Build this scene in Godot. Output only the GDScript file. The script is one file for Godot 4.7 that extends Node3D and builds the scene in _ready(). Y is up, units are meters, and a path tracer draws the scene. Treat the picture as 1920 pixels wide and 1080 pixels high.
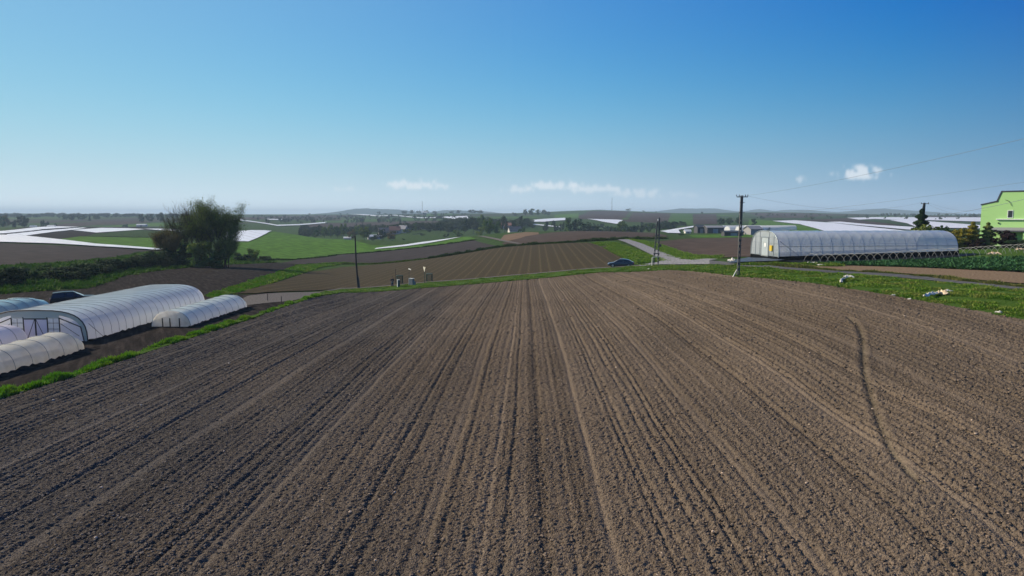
extends Node3D
# Farmland seen from a drone ten metres up: a harrowed field in front, plastic tunnels on both sides, hills of strip fields behind.

const FIELDS := {
	"dark_far_left": [-331.6, -351.8, -323.5, -392, -379.5, -508, -648.7, -981.4, -599.7, -976.1, -313.8, -640.3, -236.4, -482.1, -209.8, -332.4, -262.9, -351.5, -306.9, -325.5],
	"cover_a": [-381.6, -405, -354.3, -429.3, -366.8, -491, -428.7, -619.3, -439.9, -665.5, -396.7, -629.6, -377, -550.6, -318.4, -431.5, -297.1, -359.9, -331.6, -351.8],
	"cover_b": [-303.3, -410.9, -356.9, -521.1, -382.5, -610.9, -371.5, -599.3, -321.7, -480.6, -274.4, -386.3, -282.1, -383.4],
	"cover_c": [-344.5, -536.6, -358.9, -599.2, -329, -587.4, -299.1, -558.8, -281.3, -463.3],
	"cover_d": [-303.4, -565.1, -285.9, -572.5, -213, -488.9, -196.6, -450.9, -224.4, -468.8],
	"green_left": [-221.6, -334.6, -245.3, -388.8, -215.7, -384.6, -194.1, -389.4, -178.4, -372.2, -125.4, -261.3, -130.8, -253.9, -165.8, -272.6],
	"slope_left": [-243.2, -390.3, -271.2, -446.6, -296, -543.5, -236.4, -482.1, -220.2, -459.9, -178.4, -372.2, -200.4, -395.7],
	"cover_e": [-381.6, -405, -311.4, -392.1, -294.2, -393.5, -266.3, -375.7, -213.4, -322.1, -169.1, -277.9, -133.8, -262.1, -128.4, -250, -155.4, -255.3, -181.5, -270.6, -211.2, -282.3, -273.6, -290.1],
	"grey_field": [-265.3, -281.2, -207.4, -277.1, -168.6, -257.3, -137.3, -247.8, -127.4, -247.3, -123.7, -229.7, -103.2, -173.7, -98.9, -150.5, -101.46, -135.06, -119.16, -125.77],
	"bank_grass": [-122.94, -124.60, -101.46, -135.06, -98.26, -149.56, -103.2, -173.7, -123.7, -229.7, -122.2, -248.4, -112.1, -276.1, -85.7, -223.7, -73.9, -214.9, -73.6, -177.4, -71.77, -145.52, -68.51, -119.73, -62.63, -100.33, -65.60, -95.99, -68, -90.13, -89.46, -90.34],
	"soil_left": [-89.46, -90.34, -68, -90.13, -65.60, -95.99, -62.63, -100.33, -69.09, -120.76, -72.79, -147.61, -73.6, -177.4, -72.5, -210.6, -59.4, -197.4, -46.54, -134.99, -41.84, -100.54, -40.69, -90.01, -35.61, -92.47, -29.70, -105, -27.42, -94.23, -27.30, -61.67, -27.73, -53.01, -28.01, -43.43, -28.68, -37.39, -28.72, -29.49, -44.34, -44.22],
	"track": [-35.21, -90.47, -29.84, -105.50, -28.26, -100.42, -28.43, -87.07, -31.27, -81.06, -32.88, -77.31],
	"grass_diagonal": [-40.69, -90.01, -42.44, -106.05, -48.38, -137.24, -60.5, -191.3, -58.6, -214.3, -53.4, -220.1, -51.6, -206.3, -52.4, -186, -45.85, -146.30, -39.09, -108.30, -37.99, -94.81, -38.59, -87.62],
	"green_big": [-106, -256.1, -147.1, -359.5, -144.6, -378.6, -181, -520, -156.1, -500, -132.1, -470, -107.4, -430, -70.1, -345.7, -53, -339.9, -45.7, -366.3, -30.2, -430, -17.6, -333, -37.6, -300.9, -59.7, -294.1, -74, -296.1, -77.1, -246.6, -77.7, -216.1, -87.1, -220.6],
	"cover_f": [-172.7, -406.9, -190.5, -457.4, -179.1, -512, -161.6, -451.1, -141.8, -368.2, -153.5, -368.2],
	"cover_g": [-63.7, -316.2, -50, -320.6, -42, -336.5, -34.2, -366.2, -29.6, -395.9, -31.9, -400, -45.7, -366.3, -52.6, -337, -63.9, -322.3],
	"brown_two": [-69.5, -201.9, -75.5, -241.5, -73, -292, -59.2, -291.4, -37, -296.2, -17.3, -316.6, -4.1, -227, -10.5, -223.6, -27.2, -217.9, -42.2, -207.5, -55, -206.8, -62.4, -199.5],
	"sprout": [-37.88, -92.69, -39.57, -114.63, -47.3, -158.9, -46.9, -187.2, -40, -196.6, -26.1, -208.7, -10.1, -215.6, -3.4, -218.9, 6.7, -213.5, 16.3, -208.5, 22.3, -203.9, 25.4, -191.3, 24.3, -164, 23.71, -137.88, 22.85, -125.93, 17.72, -119.16, 15.75, -118.38, 0, -124.13, -15.38, -122.51, -28.92, -115.08, -32.29, -102.78, -35.47, -94.03],
	"verge": [-29.56, -104.51, -28.51, -113.44, -15.15, -120.66, 0, -122.50, 15.54, -116.80, 22.26, -118.59, 24.20, -110.47, 27.38, -94.60, 27.81, -80.75, 29.45, -73.76, 31.34, -68.98, 33.27, -64.32, 36.59, -59.05, 38.38, -51.98, 44.08, -41.73, 36.17, -34.04, 30.92, -40.81, 29.14, -46.86, 27.51, -54.73, 27.09, -59.51, 26.17, -64.16, 23.82, -71.68, 23.14, -89.55, 22.06, -97.14, 14.62, -109.78, 0, -113.19, -8.78, -111.85, -17.93, -108.73, -26.82, -106.66, -28, -99.50],
	"edge_strip": [-28.37, -100.26, -27.41, -72.41, -28.58, -54.65, -28.71, -44.54, -29.35, -38.28, -29.35, -30.16, -28.31, -29.05, -28.64, -37.33, -28.01, -43.43, -27.79, -53.12, -26.80, -70.80, -27.71, -97.90],
	"road_right": [30.32, -104.80, 29.01, -84.27, 30.38, -76.11, 32.71, -72.03, 34.90, -67.51, 38.19, -61.66, 39.66, -53.74, 46.61, -44.18, 44.24, -41.88, 38.44, -52.07, 36.66, -59.17, 33.35, -64.48, 31.42, -69.15, 29.52, -73.92, 27.88, -80.97, 27.52, -95.08],
	"road_far": [33.7, -218.3, 37.8, -222.3, 37.3, -195.1, 34.4, -157.1, 32.93, -139.55, 32.09, -120.76, 31.84, -105.52, 30.36, -104.96, 27.52, -95.08, 26.71, -100.43, 24.37, -111.27, 21.23, -113.04, 21.53, -116.12, 25.41, -119.43, 27.70, -125.66, 28.88, -133.90, 30.5, -154.9, 32.1, -178.9, 33.3, -201.5],
	"farm_track": [21.53, -116.12, 15.68, -117.85, 0, -123.59, -15.30, -121.89, -28.78, -114.53, -29.84, -105.50, -29.31, -104.21, -28.37, -112.91, -15.10, -120.30, 0, -122.18, 15.50, -116.48, 21.23, -113.04],
	"brown_right": [45.3, -216.9, 66.4, -258.4, 75.5, -261.9, 94.4, -237.5, 37.40, -93.85, 33.77, -113.74, 34.43, -129.59, 35.60, -147.04, 39.4, -177],
	"brown_crest": [-3.9, -252.6, 6, -310.5, 18.4, -337.4, 48.1, -385, 79, -375.8, 67.1, -295.1, 56.6, -255, 27.6, -221.3, 5.3, -227, -1.8, -228.8],
	"sandy": [-5.6, -286.6, -4, -344.8, 7.2, -368.3, 13.7, -353.2, 12.6, -323.7, 6, -310.5, -2.1, -270.8],
	"path_far": [-19.3, -369.2, -15.3, -357.3, -6, -308.4, 3.2, -230.3, 1.5, -233.5, -8.4, -308],
	"strip_right": [30.69, -81.72, 33.63, -74.06, 35.93, -69.51, 39.54, -63.86, 41.73, -56.59, 50.37, -47.82, 52.38, -49.76, 47.93, -64.75, 45.21, -68.74, 42.19, -72.84, 39.06, -78.01, 33.76, -79.91],
	"crop": [35.91, -80.54, 39.20, -78.27, 42.31, -73.05, 45.31, -68.90, 48.10, -64.99, 58.28, -55.45, 82.93, -79.18, 59.93, -81.15, 53.35, -81.25, 47.51, -82.11, 41.60, -83.10, 36.29, -81.40],
	"garden": [53.03, -82.73, 54.19, -82.54, 60.84, -82.39, 96.22, -91.98, 115.12, -110.14, 81.62, -110.73, 70.99, -108.31],
	"hill_brown_a": [-686.6, -1668.3, -643.5, -2072.1, -517, -2220.2, -407.6, -1797.7, -459.5, -1643.4, -506.8, -1482.8, -532.3, -1292.8],
	"hill_dark": [-288.8, -928.4, -328, -1172.4, -247.4, -1224.5, -98.6, -1154.3, -84.9, -993.1, -199, -984.2, -230.3, -925.2],
	"hill_green_a": [-262.3, -2100, -176, -2050, -131.4, -1727.3, -211, -1698.4],
	"hill_green_b": [-368, -1480.4, -237.5, -1529.1, -134.6, -1333, -124.1, -1229, -260.1, -1287.4, -314.1, -1263.3],
	"hill_line_a": [-582.6, -1388.9, -538.6, -1346.3, -421.2, -1129.3, -324.8, -949.6, -317.7, -1021.7, -332.8, -1230.5, -311.9, -1153.1, -299.6, -963.2, -309.1, -903.5, -399.3, -1070.4, -501.2, -1252.7, -546.1, -1301.9],
	"hill_line_b": [-507.9, -1421.4, -471.4, -1411.3, -444.3, -1323.8, -467.2, -1321.8],
	"hill_line_c": [-590.8, -2495.7, -496.1, -2282.5, -354, -1823.7, -320.2, -1874.9, -196.1, -1485.4, -137.3, -1473.3, -128.8, -1381.7, -184.8, -1399.3, -305.6, -1789.1, -336.3, -1732.4, -433.6, -1994.7],
	"hill_cover_a": [-150.5, -1490.6, -98.8, -1514.2, -77.9, -1222.3, -93.5, -1180.1, -125, -1319.4],
	"hill_brown_b": [145.6, -1500.6, 212.5, -1889.5, 332.9, -1950.3, 154.5, -970, 99.8, -1027.6],
	"hill_brown_c": [314.3, -1792.5, 383.1, -1656.7, 187.7, -826.9, 147.3, -881.8],
	"hill_green_c": [376.3, -1627.1, 401.8, -1531.8, 182.8, -691.7, 187.7, -826.9],
	"hill_brown_d": [394.6, -1495.4, 461.6, -1552.8, 210.7, -703.9, 189.9, -718.6],
	"hill_green_d": [98.8, -1591, 170, -1752.8, 114.9, -1184.1, 73.8, -1188.7],
	"hill_cover_b": [17.4, -861.7, 28.5, -918.7, 75.8, -1084.2, 86.5, -1114.1, 71, -914.1, 40.1, -860.7],
	"hill_cover_c": [108.9, -1001, 144.4, -952.9, 149.6, -925.6, 125.9, -810.1, 114.7, -868.5],
	"hill_cover_d": [22.4, -821.9, 55.7, -779.1, 53.7, -766.7, 25, -803.7],
	"hill_cover_e": [104.8, -484.6, 132.6, -549.8, 164.8, -623.2, 152, -571.3, 120.6, -496.7, 93.1, -378.3, 86.2, -379.4],
	"hill_green_e": [86.4, -336.4, 121.7, -355.3, 92.3, -257.7, 78.2, -271.3, 74.1, -279.8],
	"hill_brown_e": [623.1, -1804.4, 759.3, -1881.7, 810.6, -1740.7, 783.6, -1473.5, 597.6, -1202.4, 507.5, -1210.1, 457.2, -1252.8],
	"hill_green_f": [356.4, -1031.1, 359.5, -944.3, 294.4, -701.3, 225, -498.8, 190.6, -422.2, 145.8, -425.9],
	"hill_green_g": [378.4, -1014.9, 690.5, -1482.3, 752.9, -1426.1, 403.2, -961.1],
	"hill_cover_f": [333.7, -880.1, 383.1, -930.4, 347.9, -745.9, 273.6, -517.2, 245, -425.5, 192.4, -422.6, 288.6, -687.4],
	"hill_cover_g": [357.1, -778.9, 382.8, -800.9, 331.5, -627, 300.8, -483.3, 264.7, -425.3, 260.9, -453.1],
	"hill_brown_f": [393.9, -947.7, 591.7, -1190.4, 504.9, -928.5, 355.8, -602.1, 345.1, -652.9, 384.1, -823.8],
	"hill_cover_h": [568.9, -1166.4, 655.8, -1241.8, 859.6, -1243.8, 572.2, -827.4, 572.9, -945.3, 524.9, -925.4, 549.3, -1040, 485.3, -961],
	"hill_green_h": [467.3, -922.5, 531.6, -1006.4, 514.7, -907.4, 419.9, -710.8, 339.5, -590, 402.1, -739.1],
	"hill_cover_i": [501.6, -911.8, 539.6, -913.8, 413.1, -603.7, 330.8, -483.2, 305.9, -517.4, 408.2, -709.7],
	"hill_brown_g": [861.4, -1422.4, 1011.6, -1464, 883.5, -1278.3, 776.8, -1282.5],
}
const NEAR_FIELD := [-27.61, -97.55, -26.69, -106.15, -17.85, -108.21, -8.74, -111.33, 0.00, -112.70, 14.55, -109.30, 21.93, -96.60, 23.02, -89.09, 23.75, -71.46, 26.09, -63.97, 27.01, -59.35, 27.44, -54.59, 29.08, -46.77, 30.88, -40.75, 34.82, -34.04, 34, -26, 34, -11, -34, -11, -27.94, -26.82, -28.18, -28.91, -28.51, -37.16, -27.81, -43.13, -27.62, -52.78, -26.51, -70.01]
const CURVED_RUT := [22.22, -44.71, 21.60, -42.19, 20.62, -39.72, 19.28, -36.93, 17.95, -34.22, 16.84, -31.48, 15.26, -27.64, 14.27, -24.94, 13.82, -23.10, 13.71, -21.52]
const HEIGHT_COLUMNS := [-260, 0, 160, 320, 480, 640, 800, 960, 1120, 1280, 1440, 1600, 1760, 1920, 2200]
const HEIGHT_RINGS := [15, 30, 45, 60, 80, 105, 135, 175, 230, 300, 400, 520, 680, 900, 1200, 1600, 2200, 3000, 4500, 7000]
const HEIGHTS := [
	[0, -0.2, -0.4, -0.6, -0.6, -0.4, -0.3, -0.8, -1.3, -1.5, -1.9, -2.2, -2.4, -6, -2.5, 3, 9, 14, 6, 2],
	[0, -0.2, -0.4, -0.6, -0.6, -0.5, -0.3, -0.9, -1.5, -1.5, -1.9, -2.2, -2.2, -8, -2.2, 3.8, 10, 16, 6, 2],
	[0, -0.2, -0.4, -0.6, -0.7, -0.9, -0.7, -1.0, -1.7, -2.0, -2.4, -2.3, -2.2, -8, -1.8, 3.8, 9.5, 15, 6, 2],
	[0, -0.1, -0.4, -0.6, -0.7, -0.9, -1.3, -2.2, -3.2, -3.6, -3.2, -2.2, -3.0, -7, -1.2, 3.8, 8.5, 13.5, 6, 2],
	[0, -0.1, -0.3, -0.6, -0.8, -1.0, -1.7, -3.2, -5.0, -5.7, -4.0, -1.4, -10, -4.8, -1.2, 2.5, 8.3, 12.3, 6, 2],
	[0, 0, -0.2, -0.6, -1.2, -2.2, -3.0, -4.1, -5.5, -7.0, -4.6, -9, -11, -7.5, -4, 1.3, 8.3, 12.3, 5, 2],
	[0, 0, 0, -0.3, -0.8, -1.7, -2.4, -3.2, -3.8, -4.0, -5, -8.5, -6.4, -4.8, -0.3, 5, 14, 6, 3, 2],
	[0, 0.1, 0.2, 0.2, -0.2, -0.9, -1.0, -0.6, -0.1, -0.4, 0, -6.5, -8, 1.6, 4.4, 9, 15, 5, 2, 2],
	[0, 0.2, 0.6, 0.8, 0.8, 0.6, 0.9, 1.5, 1.9, 2.1, 0.2, -6, -8, 1.6, 5.3, 11, 25, 8, 3, 2],
	[0, 0.4, 1.2, 2.0, 2.5, 2.3, 1.6, 1.4, 1.2, 0.6, -0.6, -1, -0.6, 1.6, 6.3, 12.5, 15, 5, 2, 2],
	[0, 0.8, 2.2, 3.3, 4.0, 3.9, 3.5, 3.0, 2.1, 1.0, 0, -0.1, -0.1, 1.6, 4.4, 10, 18.6, 5, 2, 2],
	[0, 1.2, 3.2, 4.1, 4.1, 3.9, 3.4, 2.4, 1.2, 0.2, -0.2, 0, 0.5, 2.0, 4.4, 9.5, 13, 5, 2, 2],
	[0, 1.8, 3.7, 4.2, 4.5, 4.5, 4.1, 2.6, 1.2, 0.2, -0.2, 0, 0.5, 1.6, 4.0, 8.5, 9, 5, 2, 2],
	[0, 2.2, 3.9, 4.4, 4.8, 5.0, 4.5, 2.8, 1.2, 0.2, -0.2, 0, 0.4, 1.4, 3.6, 8, 8, 5, 2, 2],
	[0, 2.5, 4.1, 4.6, 4.9, 5.0, 4.5, 2.8, 1.2, 0.2, -0.2, 0, 0.4, 1.4, 3.6, 8, 8, 5, 2, 2],
]

const EYE := 10.0
const ROW_LEAN := 0.027
var used_names := {}
var mat := {}
var tex := {}
var log_rings: Array[float] = []
var rng := RandomNumberGenerator.new()
var lump := FastNoiseLite.new()
var fine := FastNoiseLite.new()
var broad := FastNoiseLite.new()
var grid_d: Array[float] = []
var grid_u: Array[float] = []
var grid_p: Array[PackedVector3Array] = []

func _ready() -> void:
	rng.seed = 7
	set_camera()
	set_sky()
	set_sun()
	lump.seed = 11
	lump.noise_type = FastNoiseLite.TYPE_SIMPLEX_SMOOTH
	lump.frequency = 3.4
	lump.fractal_octaves = 2
	fine.seed = 23
	fine.noise_type = FastNoiseLite.TYPE_CELLULAR
	fine.cellular_return_type = FastNoiseLite.RETURN_DISTANCE
	fine.frequency = 5.5
	broad.seed = 5
	broad.noise_type = FastNoiseLite.TYPE_SIMPLEX_SMOOTH
	broad.frequency = 0.05
	broad.fractal_octaves = 3
	for r in HEIGHT_RINGS:
		log_rings.append(log(float(r)))
	make_materials()
	build_ground()
	build_fields()
	build_near_field()
	build_mountains()
	build_left_tunnels()
	build_greenhouse()
	build_house()
	build_poles()
	build_vehicles()
	build_roadside()
	build_trees()
	build_far_buildings()
	build_grass()
	build_litter()

# ---------------------------------------------------------------- camera, sky, sun

func set_camera() -> void:
	var cam := Camera3D.new()
	cam.name = "camera"
	add_child(cam)
	cam.position = Vector3(0, EYE, 0)
	cam.rotation.x = -atan(137.0 / 1281.0)
	cam.fov = rad_to_deg(2.0 * atan(540.0 / 1281.0))
	cam.near = 0.2
	cam.far = 30000.0
	cam.current = true

const SUN_AZIMUTH := -68.0
const SUN_HEIGHT := 31.5

func set_sun() -> void:
	var sun := DirectionalLight3D.new()
	sun.name = "sun"
	add_child(sun)
	sun.light_energy = 1.6
	sun.light_color = Color(1.0, 0.93, 0.82)
	sun.light_angular_distance = 0.55
	sun.shadow_enabled = true
	var az := deg_to_rad(SUN_AZIMUTH)
	var up := deg_to_rad(SUN_HEIGHT)
	sun.basis = Basis.looking_at(-Vector3(sin(az) * cos(up), sin(up), -cos(az) * cos(up)))

func sky_mix(stops: Array, s: float) -> Vector3:
	for i in stops.size() - 1:
		if s <= stops[i + 1][0]:
			var t: float = (s - stops[i][0]) / (stops[i + 1][0] - stops[i][0])
			return (stops[i][1] as Vector3).lerp(stops[i + 1][1], clampf(t, 0.0, 1.0))
	return stops[-1][1]

func sky_color(az: float, el: float) -> Vector3:
	# clear spring air: brighter and paler low down and towards the sun
	var s := 0.5 + 0.5 * cos(deg_to_rad(az - SUN_AZIMUTH + 5.0))
	var low := sky_mix([[0.0, Vector3(0.15, 0.285, 0.455)], [0.3, Vector3(0.19, 0.32, 0.485)], [0.4, Vector3(0.313, 0.435, 0.58)], [0.6, Vector3(0.51, 0.62, 0.725)], [0.8, Vector3(0.63, 0.735, 0.81)], [1.0, Vector3(0.675, 0.78, 0.84)]], s)
	var high := sky_mix([[0.0, Vector3(0.0, 0.045, 0.41)], [0.3, Vector3(0.0, 0.07, 0.45)], [0.4, Vector3(0.004, 0.134, 0.48)], [0.6, Vector3(0.063, 0.254, 0.54)], [0.8, Vector3(0.156, 0.385, 0.57)], [1.0, Vector3(0.26, 0.50, 0.60)]], s)
	high = high.lerp(Vector3(0.07, 0.17, 0.37), smoothstep(16.0, 75.0, el))
	var e := maxf(el, 0.0)
	return (0.785 + 0.50 * exp(-e / 1.2)) * Vector3(high.x + (low.x - high.x) * exp(-pow(e / 6.5, 1.5)), high.y + (low.y - high.y) * exp(-pow(e / 11.0, 1.9)), high.z + (low.z - high.z) * exp(-pow(e / 26.0, 2.2)))

func set_sky() -> void:
	var w := 4096
	var h := 1024
	var small := Image.create(256, 512, false, Image.FORMAT_RGBAF)
	for y in 512:
		var el := 90.0 - (y + 0.5) / 512.0 * 180.0
		for x in 256:
			var c := sky_color((x + 0.5) / 256.0 * 360.0, el)
			small.set_pixel(x, y, Color(c.x, c.y, c.z))
	small.resize(w, h, Image.INTERPOLATE_BILINEAR)
	# small fair-weather clouds low over the horizon, all the way round: azimuth, elevation, width, height in degrees, strength
	var clouds := [[26.6, 2.85, 3.9, 1.2, 0.85], [22.7, 2.65, 1.2, 0.5, 0.5], [-8.0, 2.3, 5.6, 1.0, 0.8], [-13.5, 2.0, 2.0, 0.5, 0.35], [0.4, 2.0, 3.0, 0.8, 0.65], [3.5, 2.25, 5.0, 1.0, 0.78], [6.6, 2.0, 5.4, 0.9, 0.65], [10.8, 1.6, 5.4, 0.75, 0.5], [-35.2, 1.0, 2.4, 0.6, 0.25], [14.0, 1.55, 3.0, 0.5, 0.22]]
	var r := RandomNumberGenerator.new()
	r.seed = 41
	for k in 46:
		var a := 38.0 + r.randf() * 280.0
		var wide := 2.0 + r.randf() * 4.0
		clouds.append([a, 1.4 + r.randf() * 2.2, wide, wide * (0.16 + 0.16 * r.randf()), 0.3 + 0.6 * r.randf()])
	var puff := FastNoiseLite.new()
	puff.seed = 9
	puff.noise_type = FastNoiseLite.TYPE_SIMPLEX_SMOOTH
	puff.frequency = 0.8
	puff.fractal_octaves = 3
	for c in clouds:
		var x0 := int((c[0] - c[2]) / 360.0 * w)
		var x1 := int((c[0] + c[2]) / 360.0 * w)
		var y0 := int((90.0 - c[1] - c[3] * 1.2) / 180.0 * h)
		var y1 := int((90.0 - c[1] + c[3] * 1.0) / 180.0 * h)
		for y in range(y0, y1 + 1):
			var el := 90.0 - (y + 0.5) / h * 180.0
			for x in range(x0, x1 + 1):
				var az := (x + 0.5) / w * 360.0
				var dx: float = (az - c[0]) / (c[2] * 0.5)
				var up: float = (el - c[1]) / (c[3] * 0.5)
				var dy := up * 0.9 if up > 0.0 else up * 2.6
				var n := puff.get_noise_2d(az * 1.3 + c[0] * 7.0, el * 2.0)
				var f := 0.62 - dx * dx * 0.62 - dy * dy * 0.5 + n * 0.8
				var a: float = smoothstep(0.05, 0.5, f) * c[4]
				if a <= 0.003:
					continue
				var px := posmod(x, w)
				var was := small.get_pixel(px, y)
				small.set_pixel(px, y, was.lerp(Color(0.70, 0.74, 0.78), a * 0.85))
	var pan := PanoramaSkyMaterial.new()
	pan.panorama = ImageTexture.create_from_image(small)
	var sky := Sky.new()
	sky.sky_material = pan
	var env := Environment.new()
	env.background_mode = Environment.BG_SKY
	env.sky = sky
	env.tonemap_mode = Environment.TONE_MAPPER_LINEAR
	env.tonemap_exposure = 1.28
	env.fog_enabled = true
	env.fog_density = 0.0002
	env.fog_light_color = Color(0.80, 0.91, 1.0)
	env.sdfgi_enabled = true
	env.ssao_enabled = true
	env.ssil_enabled = true
	var holder := WorldEnvironment.new()
	holder.name = "world_environment"
	holder.environment = env
	add_child(holder)

# ---------------------------------------------------------------- height of the land

func spline(a: float, b: float, c: float, d: float, t: float) -> float:
	return b + 0.5 * t * ((c - a) + t * ((2.0 * a - 5.0 * b + 4.0 * c - d) + t * (3.0 * (b - c) + d - a)))

func column_heights(depth: float) -> PackedFloat32Array:
	var out := PackedFloat32Array()
	out.resize(HEIGHT_COLUMNS.size())
	if depth <= HEIGHT_RINGS[0]:
		return out
	var l := minf(log(depth), log_rings[-1] - 0.000001)
	var j := 0
	while j < log_rings.size() - 2 and l >= log_rings[j + 1]:
		j += 1
	var b := (l - log_rings[j]) / (log_rings[j + 1] - log_rings[j])
	var last := log_rings.size() - 1
	for i in out.size():
		var t: Array = HEIGHTS[i]
		out[i] = spline(t[maxi(j - 1, 0)], t[j], t[j + 1], t[mini(j + 2, last)], b)
	return out

func height_in(cols: PackedFloat32Array, x: float, depth: float) -> float:
	if depth <= 15.0:
		return 0.0
	var p := clampf(960.0 + 1281.0 * x / depth, HEIGHT_COLUMNS[0], HEIGHT_COLUMNS[-1])
	var i := 0
	var n := HEIGHT_COLUMNS.size()
	if p >= 1920.0:
		i = n - 2
	elif p >= 0.0:
		i = 1 + int(p / 160.0)
	var t: float = (p - HEIGHT_COLUMNS[i]) / (HEIGHT_COLUMNS[i + 1] - HEIGHT_COLUMNS[i])
	return spline(cols[maxi(i - 1, 0)], cols[i], cols[i + 1], cols[mini(i + 2, n - 1)], t)

func land(x: float, z: float) -> float:
	return height_in(column_heights(-z), x, -z)

func on_land(x: float, z: float) -> Vector3:
	return Vector3(x, land(x, z), z)

# ---------------------------------------------------------------- naming and mesh helpers

func numbered(called: String) -> String:
	if not used_names.has(called):
		used_names[called] = 0
		return called
	used_names[called] += 1
	return "%s_%03d" % [called, used_names[called]]

func tag(o: Node, label: String, category: String, group := "") -> Node:
	o.set_meta("label", label)
	o.set_meta("category", category)
	if group != "":
		o.set_meta("group", group)
	return o

func thing(called: String, label: String, category: String, at: Vector3, turn := 0.0, group := "") -> Node3D:
	var o := Node3D.new()
	o.name = numbered(called)
	add_child(o)
	o.position = at
	o.rotation.y = turn
	tag(o, label, category, group)
	return o

func part(parent: Node, called: String, mesh: Mesh, material: Material, at := Vector3.ZERO) -> MeshInstance3D:
	var o := MeshInstance3D.new()
	o.name = called
	o.mesh = mesh
	o.material_override = material
	o.position = at
	parent.add_child(o, true)
	return o

func solo(called: String, mesh: Mesh, material: Material, at := Vector3.ZERO) -> MeshInstance3D:
	var o := MeshInstance3D.new()
	o.name = numbered(called)
	o.mesh = mesh
	o.material_override = material
	o.position = at
	add_child(o)
	return o

func begin() -> SurfaceTool:
	var st := SurfaceTool.new()
	st.begin(Mesh.PRIMITIVE_TRIANGLES)
	return st

func tri(st: SurfaceTool, a: Vector3, b: Vector3, c: Vector3, n := Vector3.ZERO) -> void:
	var own := (c - a).cross(b - a).normalized()
	if n != Vector3.ZERO and own.dot(n) < 0.0:
		var s := b
		b = c
		c = s
		own = -own
	for v in [a, b, c]:
		st.set_normal(own)
		st.set_uv(Vector2(v.x + v.z, v.y))
		st.add_vertex(v)

func quad(st: SurfaceTool, a: Vector3, b: Vector3, c: Vector3, d: Vector3, n := Vector3.ZERO) -> void:
	tri(st, a, b, c, n)
	tri(st, a, c, d, n)

func box(st: SurfaceTool, mid: Vector3, size: Vector3, turn := Basis.IDENTITY) -> void:
	var h := size * 0.5
	var ax := [turn.x * h.x, turn.y * h.y, turn.z * h.z]
	for k in 3:
		var u: Vector3 = ax[(k + 1) % 3]
		var v: Vector3 = ax[(k + 2) % 3]
		for s in [-1.0, 1.0]:
			var o: Vector3 = mid + ax[k] * s
			quad(st, o - u - v, o + u - v, o + u + v, o - u + v, ax[k] * s)

func tube(st: SurfaceTool, a: Vector3, b: Vector3, r0: float, r1: float, sides := 7, capped := true) -> void:
	var along := (b - a).normalized()
	var side := along.cross(Vector3.UP if absf(along.y) < 0.9 else Vector3.RIGHT).normalized()
	var other := along.cross(side)
	for i in sides:
		var p := TAU * i / sides
		var q := TAU * (i + 1) / sides
		var n0 := side * cos(p) + other * sin(p)
		var n1 := side * cos(q) + other * sin(q)
		var c := [a + n0 * r0, a + n1 * r0, b + n1 * r1, b + n0 * r1]
		var ns := [n0, n1, n1, n0]
		var order := [0, 1, 2, 0, 2, 3]
		if (c[2] - c[0]).cross(c[1] - c[0]).dot(n0 + n1) < 0.0:
			order = [0, 2, 1, 0, 3, 2]
		for k in order:
			st.set_normal(ns[k])
			st.set_uv(Vector2(i * 0.1, (c[k] as Vector3).y))
			st.add_vertex(c[k])
		if capped:
			tri(st, b, b + n0 * r1, b + n1 * r1, along)

func path_tube(st: SurfaceTool, pts: Array, r: float, sides := 6) -> void:
	for i in pts.size() - 1:
		tube(st, pts[i], pts[i + 1], r, r, sides, false)

func point_list(flat: Array) -> PackedVector2Array:
	var out := PackedVector2Array()
	for i in flat.size() / 2:
		out.append(Vector2(flat[i * 2], flat[i * 2 + 1]))
	return out

# ---------------------------------------------------------------- materials

func noise_image(size: int, seed_: int, freq: float, octaves: int, stretch := 1) -> Image:
	var n := FastNoiseLite.new()
	n.seed = seed_
	n.noise_type = FastNoiseLite.TYPE_SIMPLEX_SMOOTH
	n.frequency = freq
	n.fractal_octaves = octaves
	var im := n.get_seamless_image(size, size / stretch, false, false, 0.15, true)
	if stretch > 1:
		im.resize(size, size, Image.INTERPOLATE_CUBIC)
	return im

func tint_image(im: Image, dark: Color, light: Color, power := 1.0) -> ImageTexture:
	var out := Image.create(im.get_width(), im.get_height(), false, Image.FORMAT_RGB8)
	for y in im.get_height():
		for x in im.get_width():
			out.set_pixel(x, y, dark.lerp(light, pow(im.get_pixel(x, y).r, power)))
	return ImageTexture.create_from_image(out)

func lin(r: float, g: float, b: float) -> Color:
	return Color(r, g, b).linear_to_srgb()

func plain(called: String, c: Color, rough := 0.8, metal := 0.0) -> StandardMaterial3D:
	var m := StandardMaterial3D.new()
	m.albedo_color = c
	m.roughness = rough
	m.metallic = metal
	mat[called] = m
	return m

func textured(called: String, c: Color, t: Texture2D, scale: Vector3, rough := 0.95, bump: Texture2D = null, relief := 0.0) -> StandardMaterial3D:
	var m := plain(called, c, rough)
	m.albedo_texture = t
	m.metallic_specular = 0.1
	m.uv1_scale = scale
	if bump:
		m.heightmap_enabled = true
		m.heightmap_texture = bump
		m.heightmap_scale = relief
	return m

func film(called: String, c: Color, alpha: float, rough: float, glow: float) -> StandardMaterial3D:
	var m := plain(called, c, rough)
	m.albedo_color.a = alpha
	m.transparency = BaseMaterial3D.TRANSPARENCY_ALPHA
	m.backlight_enabled = true
	m.backlight = Color(glow, glow, glow)
	m.cull_mode = BaseMaterial3D.CULL_DISABLED
	return m

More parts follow.
